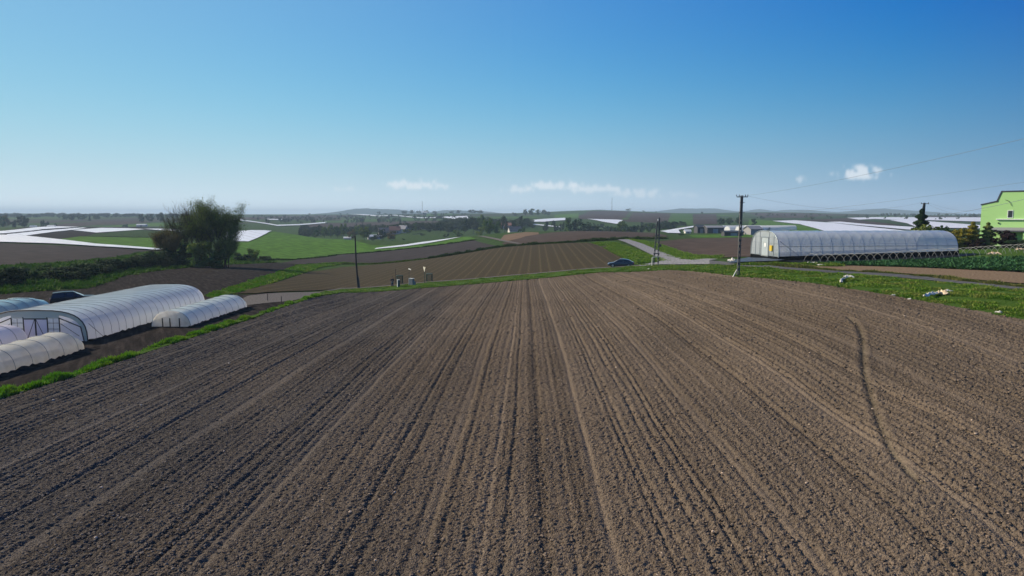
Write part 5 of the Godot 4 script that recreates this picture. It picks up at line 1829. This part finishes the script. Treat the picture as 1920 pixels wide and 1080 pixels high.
	var west := [
		[[-612.0, -820.0, 16.1, 11.5], "leaf_green", "bush"], [[-612.3, -830.0, 18.3, 10.4], "leaf_brown", "broad"], [[-602.6, -830.0, 12.6, 9.1], "leaf_dark", "bush"], [[-568.3, -800.0, 15.0, 16.2], "leaf_dark", "broad"], [[-588.8, -860.0, 11.2, 6.0], "leaf_dark", "broad"], [[-596.3, -880.0, 9.9, 6.2], "leaf_dark", "broad"], [[-585.3, -880.0, 7.9, 4.1], "leaf_dark", "bush"], [[-846.4, -1300.0, 11.3, 12.2], "leaf_grey", "broad"],
		[[-800.2, -1250.0, 12.0, 17.6], "leaf_grey", "broad"], [[-784.5, -1250.0, 12.0, 17.6], "leaf_grey", "broad"], [[-768.9, -1250.0, 13.8, 5.9], "needle", "conifer"], [[-785.5, -1300.0, 11.1, 13.2], "leaf_grey", "broad"], [[-508.0, -900.0, 6.5, 8.4], "leaf_dark", "bush"], [[-592.5, -1100.0, 15.2, 15.5], "leaf_grey", "broad"], [[-580.5, -1100.0, 14.3, 12.0], "leaf_grey", "broad"], [[-563.3, -1100.0, 17.5, 12.0], "leaf_grey", "broad"],
	]
	for k in west.size():
		plant("west_tree", "far %s on the hill at far left, %s from the left" % [{"broad": "round tree", "bush": "bush", "conifer": "conifer"}[west[k][2]], ordinal(k + 1)], "tree", west[k][0], west[k][1], west[k][2], k + 1, "trees on the far left hill")
	var skyline := [
		[[-767.2, -2600.0, 5.6, 12.2], "leaf_grey", "bush"], [[-649.5, -2600.0, 6.6, 16.2], "leaf_grey", "bush"], [[-625.1, -2600.0, 5.7, 10.1], "leaf_grey", "bush"], [[-484.0, -2500.0, 12.4, 15.6], "leaf_grey", "broad"], [[-460.6, -2500.0, 6.5, 15.6], "leaf_grey", "bush"], [[-343.5, -2200.0, 10.8, 24.0], "leaf_grey", "broad"], [[-319.4, -2200.0, 12.0, 20.6], "leaf_grey", "broad"], [[-298.8, -2200.0, 9.9, 17.2], "leaf_grey", "broad"], [[-274.8, -2200.0, 11.3, 20.6], "leaf_grey", "broad"],
		[[-247.3, -2200.0, 9.3, 17.2], "leaf_grey", "broad"], [[-183.6, -2100.0, 7.3, 19.7], "leaf_grey", "broad"], [[-163.9, -2100.0, 10.5, 19.7], "leaf_grey", "broad"], [[-115.5, -2000.0, 12.2, 25.0], "leaf_grey", "broad"], [[-93.7, -2000.0, 10.6, 21.9], "leaf_grey", "broad"], [[29.3, -1500.0, 15.7, 10.5], "leaf_dark", "broad"], [[43.3, -1500.0, 15.0, 18.7], "leaf_green", "broad"], [[56.2, -1500.0, 13.2, 14.1], "leaf_green", "broad"], [[70.3, -1500.0, 13.1, 11.7], "leaf_dark", "broad"], [[79.6, -1500.0, 9.6, 9.4], "leaf_dark", "broad"],
		[[5.9, -1500.0, 7.9, 14.1], "leaf_dark", "bush"], [[357.4, -2100.0, 6.6, 26.2], "leaf_grey", "broad"], [[381.0, -2000.0, 3.9, 12.5], "leaf_grey", "bush"], [[397.5, -1900.0, 3.7, 7.4], "leaf_grey", "bush"], [[456.0, -1650.0, 5.0, 6.4], "leaf_dark", "broad"],
	]
	for k in skyline.size():
		plant("skyline_tree", "tiny hazy tree on the horizon, %s from the left" % ordinal(k + 1), "tree", skyline[k][0], skyline[k][1], skyline[k][2], k + 3, "trees on the horizon")
	# woods too far off to count
	wood("far_wood", "hazy wood on the hill at the far left", [[-100, 1500], [330, 1500], [330, 1900], [-100, 1900]], 240, 8.0, "leaf_grey", 51)
	wood("far_wood", "dark wood behind the valley houses, left of centre", [[770, 700], [960, 680], [950, 860], [790, 880]], 300, 7.5, "leaf_grey", 52)
	wood("far_wood", "scattered scrub on the far hillside at centre left", [[440, 1100], [860, 1100], [860, 1900], [440, 1900]], 320, 6.0, "leaf_grey", 53)
	wood("far_wood", "scrub in the hollow behind the brown crest field", [[1060, 580], [1270, 560], [1260, 690], [1080, 740]], 260, 5.0, "leaf_dark", 54)
	wood("far_wood", "scrub behind the valley houses beside the green field", [[560, 660], [760, 640], [770, 760], [570, 800]], 260, 6.5, "leaf_grey", 55)
	wood("far_wood", "scattered bushes on the right-hand hill", [[1400, 1050], [1850, 1000], [1850, 1500], [1400, 1500]], 60, 5.0, "leaf_grey", 56)
	wood("far_wood", "hazy trees along the far right horizon", [[1660, 1500], [1850, 1500], [1850, 1700], [1660, 1700]], 50, 5.0, "leaf_grey", 57)

func bank_label(k: int, b: Array) -> String:
	var look: String = {"leaf_dark": "dark", "leaf_green": "fresh green", "leaf_grey": "grey-green"}[b[4]]
	if k >= 15 and k < 19:
		return "low %s shrub atop the bank behind the tunnels, %s from left" % [look, ordinal(k - 14)]
	return "%s shrub on the bank behind the tunnels, %s from left" % [look, ordinal(k + 2 if k < 15 else 1)]

func ordinal(n: int) -> String:
	var small := ["first", "second", "third", "fourth", "fifth", "sixth", "seventh", "eighth", "ninth", "tenth", "eleventh", "twelfth", "thirteenth", "fourteenth", "fifteenth", "sixteenth", "seventeenth", "eighteenth", "nineteenth"]
	var tens := ["", "", "twenty", "thirty"]
	if n <= 19:
		return small[n - 1]
	if n % 10 == 0:
		return ["twentieth", "thirtieth"][n / 10 - 2]
	return tens[n / 10] + "-" + small[n % 10 - 1]

func wood(called: String, label: String, corners: Array, count: int, tall: float, leafs: String, seed_: int) -> void:
	var r := RandomNumberGenerator.new()
	r.seed = seed_
	var mm := MultiMesh.new()
	mm.transform_format = MultiMesh.TRANSFORM_3D
	mm.use_colors = true
	mm.mesh = crowns.broad[seed_ % 5] if tall > 6.0 else crowns.bush[seed_ % 5]
	mm.instance_count = count
	for k in count:
		var s := r.randf()
		var t := r.randf()
		var a := Vector2(corners[0][0], corners[0][1]).lerp(Vector2(corners[1][0], corners[1][1]), s)
		var b := Vector2(corners[3][0], corners[3][1]).lerp(Vector2(corners[2][0], corners[2][1]), s)
		var c := a.lerp(b, t)
		var x := (c.x - 960.0) / 1281.0 * c.y
		# they stand in rows and thickets
		if broad.get_noise_2d(x * 0.35, c.y * 0.12) < -0.05:
			c.y += 60.0
			x += 25.0
		var hgt := tall * (0.5 + 0.8 * r.randf())
		var turn := Basis(Vector3.UP, r.randf() * TAU).scaled(Vector3(hgt * (1.0 + 0.4 * r.randf()), hgt, hgt * (1.0 + 0.4 * r.randf())))
		mm.set_instance_transform(k, Transform3D(turn, on_land(x, -c.y)))
		var tone := 0.75 + 0.5 * r.randf()
		mm.set_instance_color(k, Color(tone * (0.9 + 0.35 * r.randf()), tone, tone * 0.95))
	var o := MultiMeshInstance3D.new()
	o.name = numbered(called)
	o.multimesh = mm
	o.material_override = mat[leafs]
	o.set_meta("kind", "stuff")
	tag(o, label, "wood")
	add_child(o)

# ---------------------------------------------------------------- far buildings and masts

func small_house(label: String, px: float, depth: float, w: float, d: float, eave: float, ridge: float, wall: String, roof: String, turn: float, called := "farmhouse", category := "house") -> void:
	var x := (px - 960.0) / 1281.0 * depth
	var o := thing(called, label, category, on_land(x, -depth), turn)
	var st := begin()
	var hw := w * 0.5
	var hd := d * 0.5
	box(st, Vector3(0, eave * 0.5 - 0.4, 0), Vector3(w, eave + 0.8, d))
	for s in [-1.0, 1.0]:
		tri(st, Vector3(s * hw, eave, -hd), Vector3(s * hw, eave, hd), Vector3(s * hw, ridge, 0), Vector3(s, 0, 0))
	part(o, "wall", st.commit(), mat[wall])
	st = begin()
	for s in [-1.0, 1.0]:
		var slope := Vector3(0, ridge - eave, -s * hd)
		var long := slope.length()
		var up := slope / long
		var n := Vector3(1, 0, 0).cross(up) * (1.0 if Vector3(1, 0, 0).cross(up).y > 0.0 else -1.0)
		box(st, Vector3(0, (eave + ridge) * 0.5, s * hd * 0.5) + n * 0.12 - up * 0.15, Vector3(w + 0.8, long + 0.5, 0.2), Basis(Vector3(1, 0, 0), up, n))
	var rf := part(o, "roof", st.commit(), mat[roof])
	if called == "farmhouse":
		st = begin()
		box(st, Vector3(w * 0.2, ridge + 0.3, 0.3), Vector3(0.6, 1.4, 0.6))
		part(rf, "chimney", st.commit(), mat.roof_brown)
		for k in [-0.3, 0.3]:
			st = begin()
			box(st, Vector3(k * w, eave * 0.55, hd + 0.03), Vector3(1.1, 1.3, 0.08))
			part(o, "window", st.commit(), mat.glass_dark)
	else:
		st = begin()
		box(st, Vector3(0, eave * 0.4, hd + 0.04), Vector3(minf(3.0, w * 0.4), eave * 0.8, 0.1))
		part(o, "gate", st.commit(), mat.wall_grey)

func far_tunnel(label: String, px: float, depth: float, long: float, turn: float, wide := 7.0, tall := 3.4) -> void:
	var x := (px - 960.0) / 1281.0 * depth
	var o := thing("far_polytunnel", label, "polytunnel", on_land(x, -depth), turn, "far polytunnels")
	part(o, "film_cover", film_mesh(wide * 0.5, tall, 0.75, long, 3.0, 0.01, px), mat.tunnel_far)
	part(o, "end_panel", end_wall(wide * 0.49, tall * 0.98, 0.75, 0.02), mat.tunnel_far)

func mast(label: String, px: float, depth: float, tall: float) -> void:
	var x := (px - 960.0) / 1281.0 * depth
	var o := thing("radio_mast", label, "mast", on_land(x, -depth), 0.4, "radio masts on the horizon")
	var st := begin()
	var legs: Array[Vector3] = []
	for k in 3:
		legs.append(Vector3(cos(TAU * k / 3.0), 0, sin(TAU * k / 3.0)))
	for k in 3:
		tube(st, legs[k] * 1.3 + Vector3(0, -1, 0), legs[k] * 0.5 + Vector3(0, tall, 0), 0.2, 0.14, 5)
	part(o, "tower_legs", st.commit(), mat.mast)
	st = begin()
	for i in 14:
		var y0 := tall * i / 14.0
		var y1 := tall * (i + 1) / 14.0
		for k in 3:
			var r0 := lerpf(1.3, 0.5, i / 14.0)
			var r1 := lerpf(1.3, 0.5, (i + 1) / 14.0)
			tube(st, legs[k] * r0 + Vector3(0, y0, 0), legs[(k + 1) % 3] * r1 + Vector3(0, y1, 0), 0.09, 0.09, 4, false)
	part(o, "lattice", st.commit(), mat.mast)
	st = begin()
	tube(st, Vector3(0, tall - 4.0, 0), Vector3(0, tall + 3.0, 0), 0.7, 0.3, 6)
	part(o, "antenna", st.commit(), mat.mast)

func build_far_buildings() -> void:
	small_house("brown-roofed house among the valley trees, left one", 720, 640, 9, 8, 3.6, 7.0, "wall_grey", "roof_brown", 0.3)
	small_house("red-brown roofed house in the middle of the valley trees", 741, 650, 10, 8, 3.8, 7.4, "wall_grey", "roof_red", 0.1)
	small_house("grey-roofed house right of the red-brown roof in the valley", 757, 670, 8, 7, 3.8, 7.2, "wall_grey", "roof_grey", -0.4)
	small_house("low white-roofed shed among the valley trees", 703, 560, 11, 5, 2.4, 3.6, "wall_grey", "tunnel_far", 0.35, "shed", "shed")
	small_house("small white-roofed shed before the russet valley tree", 652, 520, 5, 4, 1.8, 2.6, "wall_grey", "tunnel_far", 0.2, "shed", "shed")
	small_house("white-walled farmhouse with dark roof on the centre hillside", 965, 620, 11, 8, 4.2, 8.0, "wall_white", "roof_brown", 0.25)
	small_house("low grey-roofed house behind the white-walled farmhouse", 950, 760, 12, 8, 3.2, 6.0, "wall_grey", "roof_red", -0.2)
	small_house("long pale shed by the white covers at left centre", 802, 760, 24, 9, 2.6, 4.2, "wall_grey", "tunnel_far", 0.15, "shed", "shed")
	small_house("small dark shed left of the big farm shed", 1311, 400, 5.0, 6, 3.4, 4.6, "wall_dark", "roof_dark", 0.1, "shed", "shed")
	small_house("big dark farm shed with flat-pitched roof right of centre", 1336, 395, 9.5, 8, 3.2, 4.2, "wall_dark", "roof_grey", 0.05, "shed", "shed")
	small_house("dark green hedge-height shed before the farm tunnels", 1372, 300, 8.5, 4, 1.7, 2.2, "wall_dark", "roof_dark", 0.05, "shed", "shed")
	small_house("grey barn beside the tall concrete pole", 1410, 330, 6.5, 6, 2.6, 4.0, "wall_grey", "roof_grey", 0.3, "shed", "shed")
	small_house("tiny white shed on the brown field by the lone bush", 1288, 395, 3.2, 2.5, 1.2, 2.0, "wall_white", "tunnel_far", 0.1, "shed", "shed")
	small_house("white shed at the far left under the dark trees", 100, 760, 7, 5, 2.2, 3.2, "wall_white", "tunnel_far", 0.1, "shed", "shed")
	small_house("pale house roof showing between trees at far left", 66, 790, 6, 5, 2.4, 3.6, "wall_white", "tunnel_far", 0.4, "shed", "shed")
	small_house("white flat shed on the far slope left of the big trees", 269, 980, 13, 6, 2.2, 3.4, "wall_white", "tunnel_far", 0.05, "shed", "shed")
	small_house("white house on the skyline below the left mast", 797, 2080, 18, 10, 4.0, 7.0, "wall_white", "tunnel_far", 0.0)
	var tunnels := [[1326, 470, 20.0, -1.1, "far polytunnel just behind the big dark shed"], [1342, 470, 34.0, -1.3, "second far polytunnel behind the big dark shed"], [1362, 430, 30.0, -1.35, "long far polytunnel sloping down to the tall pole"], [1382, 420, 26.0, -1.45, "far polytunnel just left of the tall pole's base line"], [1396, 460, 34.0, -1.5, "far polytunnel directly behind the tall pole"], [1412, 440, 22.0, -1.5, "far polytunnel right of the tall pole, by the grey barn"]]
	for t in tunnels:
		far_tunnel(t[4], t[0], t[1], t[2], t[3])
	mast("tall thin radio mast on the horizon left of centre", 793, 2150, 36.0)
	mast("tall thin radio mast on the horizon right of centre", 1146, 2100, 36.0)

# ---------------------------------------------------------------- grass, crops, litter

func tuft_mesh(seed_: int, blades: int) -> Mesh:
	var r := RandomNumberGenerator.new()
	r.seed = seed_
	var st := begin()
	for k in blades:
		var a := r.randf() * TAU
		var foot := Vector3(cos(a), 0, sin(a)) * 0.45 * r.randf()
		var tip := foot + Vector3(cos(a) * 0.5 * r.randf(), 0.55 + 0.55 * r.randf(), sin(a) * 0.5 * r.randf())
		var side := Vector3(-sin(a + r.randf()), 0, cos(a)) * (0.05 + 0.05 * r.randf())
		var tone := 0.7 + 0.5 * r.randf()
		st.set_color(Color(tone, tone, tone))
		var mid := foot.lerp(tip, 0.55) + Vector3(0, 0.08, 0)
		var n := Vector3(cos(a), 0.8, sin(a))
		quad(st, foot - side, foot + side, mid + side * 0.8, mid - side * 0.8, n)
		tri(st, mid - side * 0.8, mid + side * 0.8, tip, n)
	return st.commit()

func scatter(called: String, label: String, category: String, mesh: Mesh, material: String, places: Array[Transform3D], tints: Array[Color]) -> void:
	var mm := MultiMesh.new()
	mm.transform_format = MultiMesh.TRANSFORM_3D
	mm.use_colors = true
	mm.mesh = mesh
	mm.instance_count = places.size()
	for k in places.size():
		mm.set_instance_transform(k, places[k])
		mm.set_instance_color(k, tints[k])
	var o := MultiMeshInstance3D.new()
	o.name = numbered(called)
	o.multimesh = mm
	o.material_override = mat[material]
	o.set_meta("kind", "stuff")
	tag(o, label, category)
	add_child(o)

func grass_in(key: String, label: String, count: int, tall: float, seed_: int, lush: Color, dry: Color, patch := 0.0, wide := 1.0) -> void:
	var r := RandomNumberGenerator.new()
	r.seed = seed_
	var poly := point_list(FIELDS[key])
	var ids := Geometry2D.triangulate_polygon(poly)
	var areas: Array[float] = []
	var total := 0.0
	for t in ids.size() / 3:
		var a := poly[ids[t * 3]]
		var b := poly[ids[t * 3 + 1]]
		var c := poly[ids[t * 3 + 2]]
		total += absf((b - a).cross(c - a)) * 0.5 / maxf(1.0, pow(-(a.y + b.y + c.y) / 3.0 / 60.0, 1.0))
		areas.append(total)
	var places: Array[Transform3D] = []
	var tints: Array[Color] = []
	for k in count:
		var pick := r.randf() * total
		var t := areas.bsearch(pick)
		t = mini(t, areas.size() - 1)
		var u := r.randf()
		var v := r.randf()
		if u + v > 1.0:
			u = 1.0 - u
			v = 1.0 - v
		var a := poly[ids[t * 3]]
		var p := a + (poly[ids[t * 3 + 1]] - a) * u + (poly[ids[t * 3 + 2]] - a) * v
		var n := lump.get_noise_2d(p.x * 0.09, p.y * 0.09)
		if patch > 0.0 and n < patch * 0.3 - 0.25 and r.randf() < 0.7:
			continue
		if absf(p.x) > -p.y * 0.85 + 6.0:
			continue
		var hgt := tall * (0.55 + 0.6 * r.randf()) * clampf(0.85 + n * (0.5 + patch), 0.25, 1.7)
		var w := wide * (0.3 + 0.25 * r.randf()) * (1.0 - p.y / 150.0)
		places.append(Transform3D(Basis(Vector3.UP, r.randf() * TAU).scaled(Vector3(w, hgt, w)), on_land(p.x, p.y)))
		var c := lush.lerp(dry, clampf(0.32 + 1.2 * lump.get_noise_2d(p.x * 0.16 + 50.0, p.y * 0.16) + 0.5 * (r.randf() - 0.5), 0.0, 1.3))
		tints.append(c)
	scatter("grass", label, "grass", tuft_mesh(seed_, 11), "grass_blade", places, tints)

func grass_line(label: String, pts: Array, count: int, tall: float, spread: float, seed_: int, lush: Color, dry: Color) -> void:
	var r := RandomNumberGenerator.new()
	r.seed = seed_
	var places: Array[Transform3D] = []
	var tints: Array[Color] = []
	for k in count:
		var t := r.randf() * (pts.size() - 1)
		var i := int(t)
		var p: Vector3 = (pts[i] as Vector3).lerp(pts[i + 1], t - i)
		p.x += (r.randf() - 0.5) * spread
		p.z += (r.randf() - 0.5) * spread
		var hgt := tall * (0.5 + 0.8 * r.randf()) * (0.9 + 0.8 * lump.get_noise_2d(p.x * 0.06, p.z * 0.06))
		var w := 0.45 * (1.0 - p.z / 150.0)
		places.append(Transform3D(Basis(Vector3.UP, r.randf() * TAU).scaled(Vector3(w, maxf(hgt, 0.1), w)), on_land(p.x, p.z)))
		tints.append(lush.lerp(dry, r.randf() * 0.6))
	scatter("grass", label, "grass", tuft_mesh(seed_, 11), "grass_blade", places, tints)

func build_grass() -> void:
	var lush := Color(0.15, 0.26, 0.035)
	var dry := Color(0.25, 0.27, 0.07)
	grass_in("verge", "rough green grass on the verge round the harrowed field", 36000, 0.27, 61, lush, dry, 0.3)
	grass_in("edge_strip", "bright grass strip along the left edge of the harrowed field", 6000, 0.36, 62, Color(0.17, 0.32, 0.025), Color(0.26, 0.33, 0.05), 1.0, 0.8)
	grass_in("grass_diagonal", "grass strip running up to the green field at left", 5000, 0.4, 63, Color(0.14, 0.27, 0.025), dry, 0.3)
	grass_in("bank_grass", "tall dark grass on the bank behind the tunnels", 16000, 0.6, 64, Color(0.055, 0.105, 0.02), Color(0.11, 0.17, 0.03), 0.6, 1.6)
	grass_line("dark grass baulk along the top of the sown field", [Vector3(-26.48, -3.66, -211.73), Vector3(-10.32, -1.46, -220.30), Vector3(0.00, -0.12, -223.08), Vector3(16.51, 1.30, -211.79), Vector3(27.10, 1.83, -217.32), Vector3(39.59, 1.77, -230.95), Vector3(57.40, 1.18, -255.84)], 2600, 0.75, 2.0, 65, Color(0.04, 0.07, 0.018), Color(0.07, 0.09, 0.02))
	grass_line("grass bank beside the road up the hill", [Vector3(26.57, 1.76, -200.50), Vector3(27.03, 1.65, -182.40), Vector3(26.23, 1.39, -156.25), Vector3(25.94, 1.26, -135.45), Vector3(24.89, 1.36, -124.85)], 5000, 0.4, 7.0, 66, lush, dry)
	grass_line("grass bank on the right of the hill road", [Vector3(39.82, 1.73, -227.11), Vector3(40.40, 1.49, -203.18), Vector3(38.14, 1.35, -171.46), Vector3(34.48, 1.51, -140.12), Vector3(32.82, 2.68, -113.49)], 4000, 0.4, 5.0, 67, lush, dry)
	grass_line("grass edge between the sown field and the dark strip", [Vector3(-62.43, -4.59, -199.51), Vector3(-52.52, -5.01, -209.82), Vector3(-41.22, -4.58, -202.69), Vector3(-26.67, -3.67, -213.24)], 1600, 0.4, 2.5, 68, Color(0.06, 0.10, 0.02), dry)
	grass_line("dark grass edge below the big green field", [Vector3(-83.06, -4.80, -221.35), Vector3(-75.50, -5.77, -241.49), Vector3(-73.49, -7.01, -294.06), Vector3(-55.24, -5.79, -294.86), Vector3(-37.19, -3.98, -297.96), Vector3(-17.59, -1.87, -322.37)], 1800, 0.5, 2.0, 69, Color(0.035, 0.06, 0.015), Color(0.06, 0.08, 0.02))
	grass_line("dry grass edge of the lane on the right", [Vector3(29.16, 3.77, -84.71), Vector3(33.01, 4.09, -72.69), Vector3(35.13, 4.21, -67.96), Vector3(38.45, 4.24, -62.09), Vector3(40.03, 4.26, -54.25), Vector3(41.84, 4.28, -51.22)], 4200, 0.3, 0.9, 70, Color(0.14, 0.16, 0.04), Color(0.26, 0.22, 0.10))
	grass_line("grass around the greenhouse tarpaulin", [Vector3(28.80, 3.59, -87.64), Vector3(30.13, 4.01, -80.22), Vector3(33.59, 4.12, -79.52), Vector3(36.77, 4.09, -78.32)], 2600, 0.35, 2.2, 71, lush, dry)
	# leafy vegetables in drills along the bed
	var r := RandomNumberGenerator.new()
	r.seed = 81
	var st := begin()
	for k in 12:
		var a := r.randf() * TAU
		var d := Vector3(cos(a), 0.55 + r.randf() * 0.5, sin(a))
		st.set_color(Color(0.7 + 0.5 * r.randf(), 0.8 + 0.4 * r.randf(), 0.7 + 0.4 * r.randf()))
		var tip := d * (0.55 + 0.25 * r.randf())
		var side := Vector3(-sin(a), 0, cos(a)) * 0.2
		quad(st, Vector3.ZERO, tip * 0.55 + side + Vector3(0, 0.08, 0), tip, tip * 0.55 - side + Vector3(0, 0.08, 0), Vector3(-cos(a) * 0.3, 1, -sin(a) * 0.3))
	var bed := point_list(FIELDS["crop"])
	var places: Array[Transform3D] = []
	var tints: Array[Color] = []
	var along := Vector2(0.85, -0.52)
	var across := Vector2(0.52, 0.85)
	for i in 165:
		for j in 66:
			var p := Vector2(30.0, -80.0) + along * (i * 0.42 - 4.0 + 0.1 * r.randf()) + across * (j * 0.55 - 7.0 + 0.1 * r.randf())
			if not Geometry2D.is_point_in_polygon(p, bed):
				continue
			var s := 0.42 + 0.2 * r.randf()
			places.append(Transform3D(Basis(Vector3.UP, r.randf() * TAU).scaled(Vector3(s, s * (0.8 + 0.4 * r.randf()), s)), on_land(p.x, p.y) + Vector3(0, 0.05, 0)))
			var t := 0.75 + 0.5 * r.randf()
			tints.append(Color(t, t, t))
	scatter("vegetable_plants", "dense rows of dark green leafy vegetables before the greenhouse", "crop", st.commit(), "crop_leaf", places, tints)
	print("plants ", places.size())

func rag_mesh(seed_: int, long: float, wide: float, tall: float) -> Mesh:
	# a crumpled sheet of plastic, folded over itself
	var st := begin()
	st.set_smooth_group(0)
	var n := 14
	var m := 9
	var pts: Array = []
	for i in n + 1:
		var row: Array[Vector3] = []
		for j in m + 1:
			var u := i / float(n) - 0.5
			var v := j / float(m) - 0.5
			var e := lump.get_noise_3d(u * 1.3 + seed_, v * 1.1, 0.3)
			var f := lump.get_noise_3d(u * 1.1, v * 1.5 + seed_, 7.3)
			row.append(Vector3(u * long + f * 0.18 * wide, tall * (0.5 + e * 0.9) * (1.0 - 1.6 * v * v) * (1.0 - 1.5 * u * u) + 0.05, v * wide * (0.55 + 0.5 * f) + 0.25 * wide * sin(u * 5.0 + seed_)))
		pts.append(row)
	for i in n:
		for j in m:
			for v in [pts[i][j], pts[i + 1][j], pts[i + 1][j + 1], pts[i][j], pts[i + 1][j + 1], pts[i][j + 1]]:
				st.add_vertex(v)
	st.index()
	st.generate_normals()
	return st.commit()

func build_litter() -> void:
	var list := [
		[Vector3(29.04, 4.04, -59.70), 3.6, 0.42, 0.3, 1.01, "plastic_white", "long twisted white plastic rag hanging down the verge slope"],
		[Vector3(30.76, 4.13, -62.27), 0.80, 0.60, 0.28, 0.1, "plastic_white", "crumpled white plastic at the roadside end of the twisted rag"],
		[Vector3(30.72, 3.97, -49.45), 3.0, 0.5, 0.35, 0.69, "plastic_white", "cream crumpled plastic rope on the verge at the field edge"],
		[Vector3(31.55, 4.01, -49.79), 0.80, 0.56, 0.41, 0.1, "plastic_tan", "tan crumpled plastic bundle on the verge slope"],
		[Vector3(32.91, 4.06, -51.33), 0.80, 0.38, 0.22, 0.2, "plastic_white", "white plastic scrap topping the tan bundle"],
		[Vector3(30.63, 3.69, -42.59), 0.36, 0.30, 0.17, 0.0, "plastic_white", "small white plastic scrap at the field edge, far right"],
		[Vector3(28.27, 3.89, -50.28), 0.32, 0.22, 0.14, 0.4, "plastic_white", "small white scrap at the field edge left of the tan bundle"],
		[Vector3(28.32, 3.84, -48.32), 0.24, 0.22, 0.14, 0.4, "plastic_white", "tiny white scrap just left of the cream plastic rope"],
		[Vector3(20.74, 1.65, -103.07), 0.48, 0.38, 0.17, 0.2, "plastic_white", "small white scrap before the leaning twin poles"],
		[Vector3(30.03, 3.48, -93.19), 1.28, 1.20, 0.61, 0.3, "plastic_white", "white plastic-wrapped bundle left of the tall concrete pole"],
		[Vector3(35.23, 4.12, -80.42), 1.28, 0.68, 0.28, -0.5, "plastic_white", "white plastic sheet heaped at the start of the vegetable rows"],
		[Vector3(35.62, 4.10, -78.21), 1.12, 0.52, 0.17, -0.3, "plastic_white", "flat white plastic sheet beside the vegetable rows"],
		[Vector3(45.44, 3.98, -102.06), 0.88, 0.38, 0.17, -0.2, "plastic_white", "white plastic piece lying on the bare hoops"],
		[Vector3(61.31, 4.80, -87.02), 1.76, 0.75, 0.44, 0.0, "plastic_tan", "pale plastic heap at the far end of the vegetable bed"],
		[Vector3(70.75, 4.98, -95.21), 1.12, 0.75, 0.39, 0.0, "plastic_tan", "pale bundle in the garden at the right edge"],
	]
	for k in list.size():
		var l: Array = list[k]
		var o := solo("plastic_scrap", rag_mesh(k * 13 + 5, l[1], l[2], l[3]), mat[l[5]], l[0] + Vector3(0, 0.12, 0))
		o.rotation.y = l[4]
		tag(o, l[6], "plastic", "plastic rubbish")
